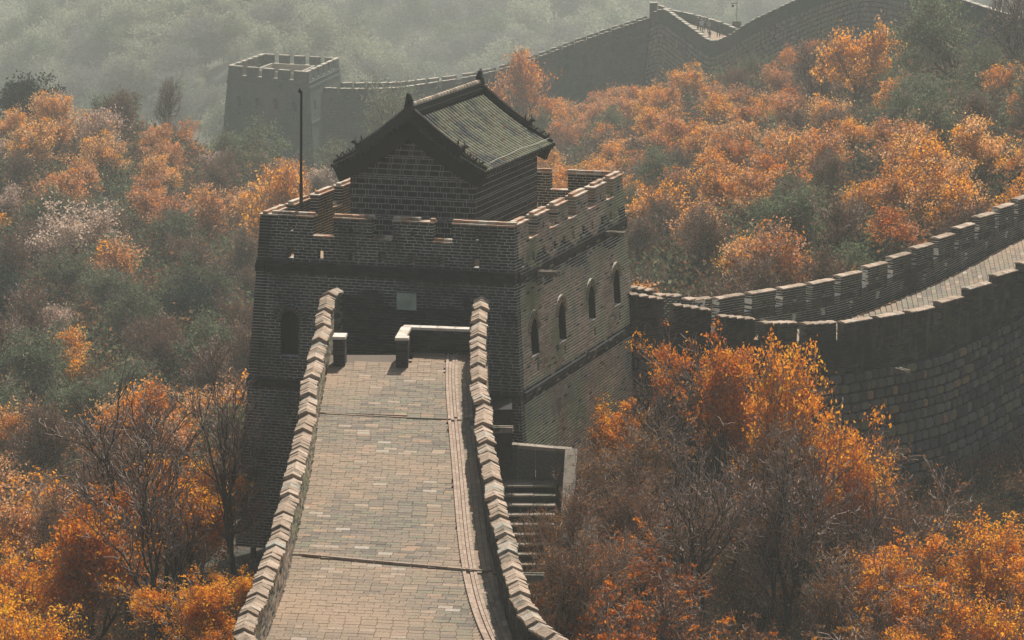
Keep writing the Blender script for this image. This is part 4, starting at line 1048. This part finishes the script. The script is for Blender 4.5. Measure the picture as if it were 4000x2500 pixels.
# mast behind the upper rampart
mp = at(2878, 85, 452); mast = empty('camera_mast', mp-Vector((0,0,3)), 'thin mast with boxes on its crossarm behind the upper rampart', 'mast')
mb = MB(); mb.tube([mp-Vector((0,0,3)), mp+Vector((0,0,3.6))], [.07,.05], 6); mb.build('mast_pole', M['wire'], mast)
mb = MB(); mb.box(Matrix.Translation(mp+Vector((-.35,0,2.4))), .9, .12, .1); mb.build('crossarm', M['pole'], mast)
mb = MB(); mb.box(Matrix.Translation(mp+Vector((-.55,-.1,2.1))), .3, .5, .3); mb.build('camera_box', M['pole'], mast)
mb = MB(); mb.box(Matrix.Translation(mp+Vector((0,-.1,-.4))), 1.2, .5, 1.0, taper=.9); mb.build('equipment_box', M['slab'], mast)

# ------------------------------------------------------------------ rocks
def rock(px, py, d, sx, sy, sz, seed, label, rot=0, mat=None):
    r = np.random.RandomState(seed); mb = MB(); p = at(px, py, d); p.z = min(p.z, float(ground_z(np.array([p.x]), np.array([p.y]))[0])+sz*.35); rings = []
    for i in range(9):
        ph = math.pi*(i/8-.5)
        ring = []
        for j in range(14):
            a = 2*math.pi*j/14; q = np.array([math.cos(ph)*math.cos(a), math.cos(ph)*math.sin(a), math.sin(ph)])
            k = 1+.22*math.sin(3*q[0]+seed)+.18*math.sin(4*q[1]+seed*2)*math.cos(3*q[2])+r.uniform(-.07,.07)
            v = q*k; v = np.sign(v)*np.abs(v)**.8
            x, y = v[0]*sx, v[1]*sy; ring.append((p.x+x*math.cos(rot)-y*math.sin(rot), p.y+x*math.sin(rot)+y*math.cos(rot), p.z+v[2]*sz))
        rings.append(ring)
    mb.loft(rings); o = mb.build('boulder', mat or M['rock']); tag(o, label, 'boulder'); return o
rock(785,2150,133,.75,1.1,.35,3,'flat pale boulder beside the slender bare tree left of the rampart', .3)
rock(862,2200,131,.4,.5,.35,8,'rounded rock next to the flat boulder left of the rampart')
rock(3400,420,322,1.6,1.4,1.3,5,'large grey outcrop with a dark hollow on the upper right slope', .5)
rock(3360,390,320.5,.7,.9,.7,12,'pale pointed rock leaning over the dark hollow of the outcrop')
rock(2395,1810,133,.45,.6,.42,6,'pale brown boulder among branches above the stairs', .7)
rock(2470,1880,132,.35,.4,.3,7,'small grey boulder right of the pale brown boulder')
rock(2370,2300,124,.45,.6,.3,9,'flat sunlit boulder below the twisted tree by the stairs')
rock(2335,2040,128,.55,1.1,.3,10,'broad reddish rock slab right of the stair wall')

# ------------------------------------------------------------------ trees
def tree_proto(seed, H, spread, leaf, lsize, nleaf, mats, levels=4, sparse=1.0, outer=.42, rmin=.009, clump=.28, up=.5, twig=1.0, trunk_r=.09, low=.3, rosette=False, forks=1, tm=None):
    rs = np.random.RandomState(seed); segs = []; tips = []
    def norm(v): return v/np.linalg.norm(v)
    def grow(p, d, L, r0, lv):
        n = 4 if lv < 2 else 3; pts = [p]; dd = d
        for i in range(n):
            dd = norm(dd+rs.normal(0, .14+.05*lv, 3)+np.array([0,0,up*.16]))
            q = pts[-1]+dd*L/n; ra = r0*(1-.55*i/n); rb = r0*(1-.55*(i+1)/n); segs.append((pts[-1], q, ra, rb, lv)); pts.append(q)
            if lv < levels and (i >= (1 if lv == 0 else 0)):
                nb = (2 if lv == 0 else (1+(rs.rand() < .5*twig))) if i < n-1 else (3 if lv < 1 else 2)
                if lv >= 3 and rs.rand() > .6*twig: nb = 1
                for _ in range(nb):
                    az = rs.uniform(0, 2*math.pi); sp = rs.uniform(.55, 1.05)*spread
                    a = norm(np.cross(dd, [math.cos(az), math.sin(az), .3])); nd = norm(dd+a*sp)
                    grow(q, nd, L*rs.uniform(.5, .74), rb*.66, lv+1)
        if lv >= levels-1: tips.append(pts[-1])
        if lv == levels: tips.append(pts[1])
    for f in range(forks):
        az = rs.uniform(0, 6.28); grow(np.array([0,0,0.]), norm(np.array([math.cos(az)*.25*(forks > 1), math.sin(az)*.25*(forks > 1), 1])), H*(low+.1), trunk_r*H/5/forks**.5, 0)
    tips = np.array(tips); zmax = tips[:,2].max(); k = H/zmax
    # mesh of limbs
    V = []; F = []; o = 0; MI = []
    for (a, b, ra, rb, lv) in segs:
        ns = 6 if lv == 0 else (4 if lv < 3 else 3); d = b-a; d = d/np.linalg.norm(d); e = np.cross(d, [.3,.5,.81]); e = e/np.linalg.norm(e); g = np.cross(d, e)
        an = np.arange(ns)*2*math.pi/ns; cr = np.cos(an)[:,None]*e+np.sin(an)[:,None]*g
        V.append(a*k+cr*max(ra*k, rmin*1.2)); V.append(b*k+cr*max(rb*k, rmin))
        for j in range(ns): j2 = (j+1) % ns; F.append([o+j, o+j2, o+ns+j2, o+ns+j])
        o += 2*ns; MI += [0 if lv < (3 if leaf else 4) else 1]*ns
    tw = bpy.data.meshes.new('trunk'); tw.from_pydata(np.concatenate(V).tolist(), [], F); tw.materials.append(tm or M['bark']); tw.materials.append(M['twig']); tw.polygons.foreach_set('material_index', MI)
    cr_me = None
    if leaf:
        tips = tips*k; nt2 = len(tips)
        rad = np.hypot(tips[:,0]-tips[:,0].mean(), tips[:,1]-tips[:,1].mean()); rad = rad/np.percentile(rad, 95)
        sel = (tips[:,2]/H+.35*rad > outer+.22+rs.normal(0,.06,nt2)) & (rs.rand(nt2) < sparse)
        keep = tips[sel] if sel.sum() > 8 else tips
        w_ = rs.gamma(1.0, 1, len(keep))+.15; w_ /= w_.sum(); idx = rs.choice(len(keep), nleaf, p=w_)
        if rosette:
            c = keep[idx]+rs.normal(0, clump, (nleaf,3))*[1,1,.45]
        else: c = keep[idx]+rs.normal(0, 1, (nleaf,3))*(clump*rs.uniform(.5,1.35,len(keep)))[idx][:,None]*[1,1,.6]
        a = rs.normal(0,1,(nleaf,3)); a /= np.linalg.norm(a, axis=1)[:,None]; b = np.cross(a, rs.normal(0,1,(nleaf,3))); b /= np.linalg.norm(b, axis=1)[:,None]
        sz = lsize*rs.uniform(.6, 1.3, (nleaf,1)); a = a*sz; b = b*sz*.5
        V = np.stack([c-a, c+b, c+a, c-b], 1).reshape(-1,3); F = (np.arange(nleaf)[:,None]*4+np.arange(4)).tolist()
        cr_me = bpy.data.meshes.new('crown'); cr_me.from_pydata(V.tolist(), [], F)
        for m_ in mats: cr_me.materials.append(m_)
        if len(mats) > 1:
            pat = rs.rand(len(keep)); mi = (pat[idx] > .7).astype(int); cr_me.polygons.foreach_set('material_index', mi.tolist())
    return tw, cr_me
def single(tw, cr, name):
    """one mesh for a tree too far off to show its parts"""
    import bmesh
    bm = bmesh.new(); bm.from_mesh(tw); n0 = len(bm.faces)
    me = bpy.data.meshes.new(name)
    if cr:
        bm.from_mesh(cr); bm.faces.ensure_lookup_table()
        for i in range(n0, len(bm.faces)): bm.faces[i].material_index += 2
    bm.to_mesh(me); bm.free()
    for m_ in tw.materials: me.materials.append(m_)
    if cr:
        for m_ in cr.materials: me.materials.append(m_)
    return me
PR = {}
# near trees: fine leaves
PR['orange_near'] = [tree_proto(s, 6.5, .8, True, .062, 12500, [M['l_orange'], M['l_gold']], 4, .27, clump=.19, up=.75, trunk_r=.14, low=.42, rmin=.013) for s in (11,12,13,14)]
PR['rust_near'] = [tree_proto(s, 5.5, .9, True, .066, nl_, mt_, 4, .24, clump=.085, up=.45, trunk_r=.13, rosette=True, outer=.2, rmin=.013) for s, nl_, mt_ in ((21,4300,[M['l_tuft'],M['l_rust']]),(22,3800,[M['l_brown'],M['l_tuft']]),(23,4300,[M['l_rust'],M['l_tuft']]),(24,3600,[M['l_brown'],M['l_rust']]))]
PR['brownish_near'] = [tree_proto(s, 6.5, .6, True, .045, 3600, [M['l_brown'], M['l_rust']], 4, .6, clump=.2, up=.8, twig=1.1, trunk_r=.075, low=.38, outer=.25, rmin=.012) for s in (31,32,33)]
PR['bare_near'] = [tree_proto(s, 8, .5, False, 0, 0, [], 4, 1, up=1.0, twig=.25, trunk_r=.12, low=.46, rmin=.012) for s in (41,42)]
PR['orange_mid'] = [tree_proto(s, 7, .95, True, .105, 5200, [M['l_orange'], M['l_peach']], 4, .22, clump=.36, up=.65, trunk_r=.16, low=.42, rmin=.02) for s in (51,52,53)]
PR['peach_mid'] = [tree_proto(s, 7, .9, True, .105, 4800, [M['l_peach'], M['l_orange']], 4, .24, clump=.38, up=.65, trunk_r=.16, low=.42, rmin=.02) for s in (54,55,56)]
PR['brown_mid'] = [tree_proto(s, 7, .65, True, .085, 2400, [M['l_brown'], M['l_scrub']], 4, .8, clump=.36, up=.8, twig=1.2, low=.36, outer=.25, rmin=.022) for s in (61,62,63)]
PR['green_mid'] = [tree_proto(s, 7.5, 1.0, True, .11, 5200, [M['l_green']], 4, .24, clump=.36, up=.4, trunk_r=.16, low=.42, rmin=.02) for s in (71,72,73)]
PR['dark_mid'] = [tree_proto(s, 8, .7, True, .17, 5200, [M['l_dark']], 4, .8, clump=.45, up=.5, trunk_r=.12, outer=.15) for s in (81,)]
PR['blossom_mid'] = [tree_proto(s, 5.5, .9, True, .10, 4600, [M['l_pink']], 4, .6, clump=.24, up=.5, outer=.2, rmin=.014) for s in (91,92)]
PR['bare_mid'] = [tree_proto(s, 9, .6, False, 0, 0, [], 4, 1, up=.7, twig=.5, trunk_r=.11, low=.42, tm=M['bark'], rmin=.02) for s in (95,)]
SING = {}
CATN = {'orange': ('orange_tree', 'orange leaved'), 'rust': ('rust_tree', 'rust red leaved'), 'brownish': ('brown_tree', 'thin brown leaved'), 'bare': ('bare_tree', 'leafless dark'),
        'peach': ('pale_orange_tree', 'pale orange leaved'), 'brown': ('brown_tree', 'twiggy brown'), 'green': ('green_tree', 'olive green'), 'dark': ('evergreen_tree', 'dark green'), 'blossom': ('blossom_tree', 'pale blossoming')}
TREES = []
def plant(kind, px, d, h, z=None, rot=None, k=None, wide=1.0, label=None, dz=0):
    x = (px-2000)/FPX*d*1.0; zz = float(ground_z(np.array([x]), np.array([d]))[0]) if z is None else z
    L = PR[kind]; i = rnd.randrange(len(L)) if k is None else k
    TREES.append(dict(kind=kind, i=i, x=x, y=d, z=zz+dz, h=h, rot=rnd.uniform(0, 6.28) if rot is None else rot, wide=wide, label=label, px=px))
BASEH = {'orange_near':6.5,'rust_near':5.5,'brownish_near':6.5,'bare_near':8,'orange_mid':7,'peach_mid':7,'brown_mid':7,'green_mid':7.5,'dark_mid':8,'blossom_mid':5.5,'bare_mid':9}
# --- near left: bright orange thicket below the rampart
for px, d, h, k in ((60,120,6.5,0),(330,128,8.5,1),(40,133,6.5,2),(560,112,5.6,0),(700,118,5.5,1),(250,108,5.0,2),(800,106,4.2,0),(480,104,4.4,1),(660,131,7.2,2),(100,104,4.6,1),(850,114,4.0,2),(-150,112,6,0),(900,124,3.2,1),(-120,126,7,2),(620,103,3.6,2),(330,100,3.6,0)):
    plant('orange_near', px, d, h, k=k)
for px, d, h in ((150,124,5.5),(740,134,6.0),(250,142,7.5),(560,145,8),(860,141,6.5),(30,148,7)): plant('brownish_near', px, d, h)
plant('bare_near', 880, 128, 11.5, k=0, wide=.62, label='slender leafless tree with dark trunk just left of the rampart')
plant('bare_near', 560, 124, 10, k=1, label='leafless dark forked tree rising through the orange thicket')
plant('bare_near', 460, 132, 12.5, k=0, label='tallest leafless tree behind the orange thicket')
# --- near right: rust thicket
for px, d, h, k in ((2330,113,4.5,0),(2480,119,5.5,1),(2620,124,6.0,2),(2230,106,3.6,1),(2450,106,4.0,2),(2700,112,5.0,2),(2900,118,6.0,1),(3100,112,5.6,2),(3300,120,7.0,3),(3500,112,6.5,1),(3700,120,8.2,3),(3900,112,7.5,0),(4100,122,9.5,1),(2900,104,4.4,2),(3200,103,5,3),(3500,102,5.4,1),(3800,103,6,3),(2650,102,3.8,1),(4050,103,6.5,0),(2330,124,4.4,2),(3450,128,6.2,1),(3850,130,7.5,0)):
    plant('rust_near', px, d, h, k=k)
for px, d, h in ((2600,136,7.5),(2850,138,8.2),(2420,133,4.6),(3050,132,7.5),(3500,136,6.5),(2750,129,6.5),(3250,129,6.5)): plant('brownish_near', px, d, h)
plant('orange_near', 3140, 139, 11.6, k=0, wide=.62, label='tall orange topped tree in front of the curved rampart')
plant('orange_near', 2790, 145, 10.2, k=1, wide=.66, label='orange topped tree standing just right of the near watchtower')
plant('orange_near', 3330, 141, 8.2, k=3, wide=.8)
plant('orange_near', 3560, 133, 7.4, k=1, wide=.9)
plant('orange_near', 3740, 128, 7.0, k=0)
plant('brownish_near', 3620, 140, 8.0)
plant('brownish_near', 3400, 145, 8.5)
plant('orange_near', 3440, 132, 6.4, k=2, label='bright orange tree at the foot of the granite blocks')
plant('orange_near', 3960, 138, 7.6, k=0, label='orange tree at the picture edge in front of the granite blocks')
plant('orange_near', 2400, 145, 5.5, k=2, label='low orange tree against the sunlit side of the near watchtower')
plant('orange_near', 3600, 126, 6.0, k=1)
plant('bare_near', 3100, 133, 9.5, k=1, label='leafless forked tree in front of the curved rampart')
plant('bare_near', 2720, 127, 9.0, k=0, label='leafless dark trunk amid the rust red thicket')
plant('rust_near', 2270, 119, 5.2, k=0, label='twisted tree with rust red tufts leaning over the stairs')
for px, d, h in ((2080,128,3.6),(2150,124,3.2),(2060,119,3.4),(2240,129,4.4),(2190,133,4.6),(2330,130,4.2),(2110,112,3.4),(2420,128,4.5),(2530,131,5.5)): plant('brownish_near', px, d, h)
for px, d, h in ((2290,122,4.6),(2160,116,3.8),(2380,118,4.6),(2230,111,3.6),(2500,126,5.2),(2120,107,3.2)): plant('rust_near', px, d, h)
for px, d, h in ((2560,142,8.5),(2900,146,9.5),(3260,140,8.5),(2680,134,7.5),(3450,138,8),(960,138,7.5)): plant('bare_near', px, d, h)
for px, d, h in ((2120,452,6.5),(2230,449,6),(2330,444,6.5),(2430,438,6),(2180,440,7),(2520,430,5)): plant('peach_mid' if px % 20 else 'orange_mid', px, d, h)
for px, d, h in ((2150,117,6.8),(2260,118,7.2),(2350,121,6.5)): plant('brownish_near', px, d, h, wide=.8)
plant('bare_near', 2205, 116, 7.5, wide=.7, label='small bare sapling with pale twigs in front of the stairs')
for px, d, h in ((2290,115,6.2),(2140,111,5.2)): plant('rust_near', px, d, h, wide=.85)
# --- slopes in the middle distance
def colour_left(px, py, r):
    t = r.random()
    if py > 1250: return 'brown_mid' if t < .50 else ('green_mid' if t < .68 else ('peach_mid' if t < .9 else 'orange_mid'))
    if py > 850: return 'green_mid' if t < .34 else ('brown_mid' if t < .66 else ('dark_mid' if t < .78 else 'blossom_mid' if t < .83 else 'peach_mid'))
    return 'peach_mid' if t < .50 else ('orange_mid' if t < .64 else ('brown_mid' if t < .82 else 'green_mid' if t < .90 else 'blossom_mid'))
def colour_right(px, py, r):
    t = r.random()
    if py > 820: return ('orange_mid' if px > 3300 and t < .5 else 'brown_mid' if t < .60 else 'green_mid' if t < .72 else 'peach_mid')
    if 3050 < px < 3600 and 600 < py: return 'brown_mid' if t < .55 else ('green_mid' if t < .72 else 'orange_mid')
    if py < 520 and px > 3450: return 'green_mid' if t < .35 else ('brown_mid' if t < .62 else 'orange_mid')
    if px > 3600: return 'orange_mid' if t < .62 else ('peach_mid' if t < .80 else ('brown_mid' if t < .92 else 'green_mid'))
    return 'orange_mid' if t < .40 else ('peach_mid' if t < .74 else ('brown_mid' if t < .92 else 'green_mid'))
rt = random.Random(21)
def scatter(pxr, dr_, gap, fn, hmin, hmax, skip):
    pts = []; tries = 0
    while tries < 9000:
        tries += 1; d = math.sqrt(rt.uniform(dr_[0]**2, dr_[1]**2)); px = rt.uniform(*pxr); x = (px-2000)/FPX*d
        g = gap*(1+.12*(d-200)/200)
        if any((x-a)**2+(d-b)**2*.55 < g*g for a, b in pts) or skip(px, d): continue
        pts.append((x, d)); z = float(ground_z(np.array([x]), np.array([d]))[0]); h = rt.uniform(hmin, hmax)
        sx, sy, _ = proj((x, d, z+h*.7)); kd = fn(sx, sy, rt)
        if kd == 'blossom_mid': h *= .75
        plant(kd, px, d, h)
def left_skip(px, d): return (px > 820 and d > 435) or (px < 820 and d > 396) or px > 1900 or (px > 1250 and d < 300)
scatter((-150, 1850), (150, 452), 5.1, colour_left, 4.6, 7.4, left_skip)
def right_skip(px, d):
    lim = np.interp(px, [2050,2500,2700,2900,3100,3400,3700,4000,4300], [462,440,425,412,398,376,344,322,306])
    lo = np.interp(px, [2050,2600,3000,3400,3700,4000,4300], [180,168,172,180,186,195,204])
    return d > lim-4 or d < lo or (3280 < px < 3520 and 296 < d < 330)
scatter((1950, 4180), (165, 460), 5.0, colour_right, 4.6, 6.6, right_skip)
plant('bare_mid', 628, 372, 10.5, wide=.8, label='tall leafless tree standing out against the haze left of the far watchtower')
plant('bare_mid', 2110, 498, 12, label='leafless tree behind the upper rampart above the roof ridge')
plant('blossom_mid', 270, 286, 8, label='white blossoming tree low on the left slope')
plant('blossom_mid', 410, 345, 7, label='white blossoming tree among pale orange trees left of the far watchtower')
plant('green_mid', 1540, 440, 17, k=0, wide=.72, label='broad green tree with orange top between far watchtower and roof')
plant('green_mid', 985, 386, 9.5, k=1, label='green tree growing at the foot of the far watchtower')
plant('orange_mid', 1045, 300, 11.5, wide=.75, label='bright orange tree left of the flagpole below the far watchtower')
plant('orange_mid', 2030, 440, 16, wide=.6, label='orange tree behind the back end of the roof ridge')
plant('orange_mid', 3330, 322, 11.5, wide=.8, label='tall orange tree in front of the granite face of the upper rampart')
plant('green_mid', 3765, 318, 12, wide=.9, label='tall olive green tree before the granite face near the picture edge')
plant('green_mid', 1290, 400, 9, k=2, label='green tree beside the flagpole at the foot of the far watchtower')
plant('bare_mid', 3990, 312, 12, label='leafless tree before the upper rampart at the picture edge')
plant('bare_mid', 3180, 330, 11, label='slender leafless tree beside the tall orange tree')
plant('dark_mid', 85, 372, 8.5, label='dark evergreen tree on the ridge at the far side of the valley')

ZONES = [(0,1000,0,700,'on the ridge left of far watchtower'),(1000,1900,0,700,'between far watchtower and tiled roof'),(0,500,700,1150,'above the dark hollow'),
 (500,1900,700,1150,'on the left slope near the watchtower'),(0,1900,1150,1650,'in the hollow left of the watchtower'),(0,1900,1650,9999,'in the thicket left of the walkway'),
 (1900,2600,0,1150,'right of the tiled roof'),(2600,3100,0,520,'below the saddle of the upper rampart'),(3100,4001,0,520,'under the upper rampart face'),
 (2600,3100,520,900,'in the middle of the right slope'),(3100,3550,520,900,'above the curved rampart bend'),(3550,4001,520,900,'on the outer right slope'),
 (2400,3300,900,1250,'behind the dip of the curved rampart'),(3300,4001,900,1250,'behind the rising curved rampart'),
 (1900,2500,1250,9999,'around the stone staircase'),(2500,3200,1250,9999,'below the curved rampart'),(3200,4001,1250,9999,'before the granite blocks')]
ORD = ['first','second','third','fourth','fifth','sixth','seventh','eighth','ninth','tenth','eleventh','twelfth','thirteenth','fourteenth','fifteenth','sixteenth','seventeenth','eighteenth','nineteenth','twentieth']+['twenty-'+o for o in ('first','second','third','fourth','fifth','sixth','seventh','eighth','ninth')]+['thirtieth']+['thirty-'+o for o in ('first','second','third','fourth','fifth','sixth','seventh','eighth','ninth')]
zb = {}
for t in TREES:
    sx, sy, dd = proj((t['x'], t['y'], t['z']+t['h']*.75)); t['s'] = (sx, sy)
    z = next((q[4] for q in ZONES if q[0] <= max(0, min(4000, sx)) < q[1] and q[2] <= max(0, sy) < q[3]), 'beyond the ramparts')
    t['zone'] = z; base = t['kind'].split('_')[0]; t['size'] = 'tall' if t['h'] > 6.2 else 'small'
    if not t['label']: zb.setdefault((z, base, t['size']), []).append(t)
for (z, base, size), L in zb.items():
    L.sort(key=lambda t: t['s'][0])
    for i, t in enumerate(L):
        far = f"{ORD[i]} from the left" if i < len(ORD) else 'among the last at the far end'
        t['label'] = f"{size} {CATN[base][1]} tree {z}" + (f", {far}" if len(L) > 1 else '')
first = {}
for t in TREES:
    base = t['kind'].split('_')[0]; nm, adj = CATN[base]; tw, cr = PR[t['kind']][t['i']]
    s = t['h']/BASEH[t['kind']]; Mx = Matrix.Translation((t['x'], t['y'], t['z']-.25)) @ Matrix.Rotation(t['rot'], 4, 'Z') @ Matrix.Diagonal((s*t['wide'], s*t['wide'], s, 1))
    grp = adj+' trees on the hillsides'
    if t['y'] > 260:
        key = (t['kind'], t['i'])
        if key not in SING: SING[key] = single(tw, cr, nm)
        o = bpy.data.objects.new(nm, SING[key]); C.objects.link(o); o.matrix_basis = Mx; tag(o, t['label'], 'tree', grp)
    else:
        e = bpy.data.objects.new(nm, None); C.objects.link(e); e.matrix_basis = Mx; e.empty_display_size = .3; tag(e, t['label'], 'tree', grp)
        a = bpy.data.objects.new('trunk', tw); C.objects.link(a); a.parent = e
        if cr: b = bpy.data.objects.new('crown', cr); C.objects.link(b); b.parent = e

# ------------------------------------------------------------------ undergrowth and far woods: instanced on points, one object each
def scatter_stuff(name, pts, rot, scl, meshes, label):
    """points carry rotation, scale and which of the meshes to show"""
    me = bpy.data.meshes.new(name); me.from_pydata(pts.tolist(), [], [])
    a = me.attributes.new('rz', 'FLOAT', 'POINT'); a.data.foreach_set('value', rot)
    a = me.attributes.new('sc', 'FLOAT', 'POINT'); a.data.foreach_set('value', scl)
    a = me.attributes.new('ix', 'INT', 'POINT'); a.data.foreach_set('value', [i % len(meshes) for i in np.random.RandomState(5).randint(0, 999, len(pts))])
    o = link(me, name); tag(o, label, None, None, 'stuff')
    g = bpy.data.node_groups.new(name, 'GeometryNodeTree'); g.interface.new_socket('Geometry', in_out='INPUT', socket_type='NodeSocketGeometry'); g.interface.new_socket('Geometry', in_out='OUTPUT', socket_type='NodeSocketGeometry')
    n, l = g.nodes, g.links; gi = n.new('NodeGroupInput'); go = n.new('NodeGroupOutput'); join = n.new('GeometryNodeJoinGeometry')
    def attr(nm, ty):
        q = n.new('GeometryNodeInputNamedAttribute'); q.data_type = ty; q.inputs['Name'].default_value = nm; return q.outputs['Attribute']
    for k, m_ in enumerate(meshes):
        ob = bpy.data.objects.new(name+'_source', m_)
        oi = n.new('GeometryNodeObjectInfo'); oi.inputs['Object'].default_value = ob; oi.inputs['As Instance'].default_value = True
        ip = n.new('GeometryNodeInstanceOnPoints'); l.new(gi.outputs[0], ip.inputs['Points']); l.new(oi.outputs['Geometry'], ip.inputs['Instance'])
        cmp_ = n.new('FunctionNodeCompare'); cmp_.data_type = 'INT'; cmp_.operation = 'EQUAL'; l.new(attr('ix', 'INT'), cmp_.inputs[2]); cmp_.inputs[3].default_value = k; l.new(cmp_.outputs[0], ip.inputs['Selection'])
        cx = n.new('ShaderNodeCombineXYZ'); l.new(attr('rz', 'FLOAT'), cx.inputs[2]); l.new(cx.outputs[0], ip.inputs['Rotation']); l.new(attr('sc', 'FLOAT'), ip.inputs['Scale'])
        l.new(ip.outputs[0], join.inputs[0])
    l.new(join.outputs[0], go.inputs[0]); md = o.modifiers.new('scatter', 'NODES'); md.node_group = g
    return o
def shrub(seed, mat, n, sz, hgt, wd, twm):
    rs = np.random.RandomState(seed); V = []; F = []; o = 0; mi = []
    for i in range(34):
        a = rs.uniform(0, 6.28); b0 = np.array([rs.normal(0,.25)*wd, rs.normal(0,.25)*wd, 0]); tip = b0+np.array([math.cos(a)*rs.uniform(.1,.6)*wd, math.sin(a)*rs.uniform(.1,.6)*wd, hgt*rs.uniform(.5,1.1)]); mid = (b0+tip)/2+rs.normal(0,.08,3)
        for p, q, r0 in ((b0, mid, .016), (mid, tip, .010)):
            for w_ in ([r0,0,0],[0,r0,0]):
                w_ = np.array(w_); V += [p-w_, p+w_, q+w_*.6, q-w_*.6]; F.append([o,o+1,o+2,o+3]); o += 4; mi.append(0)
    c = rs.normal(0, 1, (n,3))*[.42*wd,.42*wd,.28*hgt]+[0,0,hgt*.55]; c[:,2] = np.abs(c[:,2])
    a = rs.normal(0,1,(n,3)); a /= np.linalg.norm(a,axis=1)[:,None]; b = np.cross(a, rs.normal(0,1,(n,3))); b /= np.linalg.norm(b,axis=1)[:,None]; s = sz*rs.uniform(.6,1.3,(n,1))
    W_ = np.stack([c-a*s, c+b*s*.5, c+a*s, c-b*s*.5],1).reshape(-1,3); V += list(W_); F += (o+np.arange(n)[:,None]*4+np.arange(4)).tolist(); mi += [1]*n
    me = bpy.data.meshes.new('shrub'); me.from_pydata([tuple(map(float,v)) for v in V], [], F); me.materials.append(twm); me.materials.append(mat); me.polygons.foreach_set('material_index', mi); return me
def pts_in(n, pxr, dr_, seed, skip=None):
    rs = np.random.RandomState(seed); d = np.sqrt(rs.uniform(dr_[0]**2, dr_[1]**2, n)); px = rs.uniform(*pxr, n); x = (px-2000)/FPX*d
    if skip is not None: kp = ~skip(px, x, d); x, d = x[kp], d[kp]
    return np.stack([x, d, ground_z(x, d)-.1], 1), rs
def sk_near(px, x, d): # keep shrubs off the walkway, tower and stairs
    on = (x > -9.0) & (x < 2.6) & (d > 90) & (d < 134.5)
    tw_ = (x > -13.5) & (x < 7.0) & (d >= 131) & (d < 156)
    X = x-.07; q = (px > 2450) & (d > 148) & (d < np.interp(px, [2450,3000,3500,4000,4300], [170,172,178,190,200])) & (d > np.interp(px, [2450,3000,3500,4000,4300], [147,152,158,167,174]))
    return on | tw_ | q
sm = [shrub(1, M['l_scrub'], 420, .045, 1.0, 1.0, M['twig']), shrub(2, M['l_brown'], 380, .05, 1.2, 1.1, M['twig']), shrub(3, M['l_rust'], 260, .05, .9, 1.0, M['twig']), shrub(4, M['l_scrub'], 160, .05, 1.4, 1.0, M['twig_pale']), shrub(6, M['l_dark'], 420, .06, .9, 1.1, M['bark'])]
P1, rs = pts_in(7500, (-900, 4900), (92, 175), 3, sk_near)
scatter_stuff('undergrowth', P1, rs.uniform(0,6.28,len(P1)), rs.uniform(.6,1.5,len(P1)), sm, 'low brown and rust undergrowth beneath the near trees')
sm2 = [shrub(11, M['l_scrub'], 300, .11, 1.6, 1.7, M['twig']), shrub(12, M['l_brown'], 300, .11, 1.8, 1.7, M['twig']), shrub(13, M['l_green'], 300, .12, 1.5, 1.6, M['twig']), shrub(14, M['l_dark'], 320, .13, 1.4, 1.8, M['bark'])]
def sk_mid(px, x, d):
    ftw = (px > 830) & (px < 1360) & (d > 440) & (d < 490)
    q = sk_near(px, x, d)
    return ftw | q
P2, rs = pts_in(13500, (-1100, 5000), (170, 470), 4, sk_mid)
scatter_stuff('scrub', P2, rs.uniform(0,6.28,len(P2)), rs.uniform(.7,1.8,len(P2)), sm2, 'brown and grey green scrub between the trees on the slopes')
wood_protos = [tree_proto(201, 7.5, .9, True, .14, 6000, [M['l_pale']], 3, .8, clump=.6, outer=.1), tree_proto(202, 7.5, .9, True, .14, 6000, [M['l_green']], 3, .8, clump=.6, outer=.1), tree_proto(203, 8, .7, True, .15, 6000, [M['l_dusk']], 3, 1, clump=.6, outer=.1), tree_proto(204, 7, .8, True, .14, 5500, [M['l_pale']], 3, .8, clump=.5, outer=.1)]
wood = [single(*k, 'wood_crown') for k in wood_protos]
P3, rs = pts_in(13000, (-1400, 5400), (540, 1800), 6, lambda px, x, d: ((px > 2300) | (px > 850) & (px < 2300)) & (d < 600))
scatter_stuff('woodland', P3, rs.uniform(0,6.28,len(P3)), np.clip(rs.gamma(3.2,.55,len(P3)),.8,np.clip(P3[:,1]/420,1.2,3.0)), wood, 'hazy woods covering the far hillsides')

# ------------------------------------------------------------------ haze
mb = MB(); mb.box(Matrix.Translation((0, 1330, -56)), 1500, 2700, 176); hz = mb.build('haze', None if False else [])
m = bpy.data.materials.new('haze'); m.use_nodes = True; n = m.node_tree.nodes; n.remove(n['Principled BSDF'])
pv_ = n.new('ShaderNodeVolumePrincipled'); pv_.inputs['Color'].default_value = (.91,.96,.90,1); pv_.inputs['Density'].default_value = .00040; pv_.inputs['Anisotropy'].default_value = .35
m.node_tree.links.new(pv_.outputs[0], n['Material Output'].inputs['Volume']); hz.data.materials.append(m); tag(hz, 'pale haze filling the valley', None, None, 'stuff')
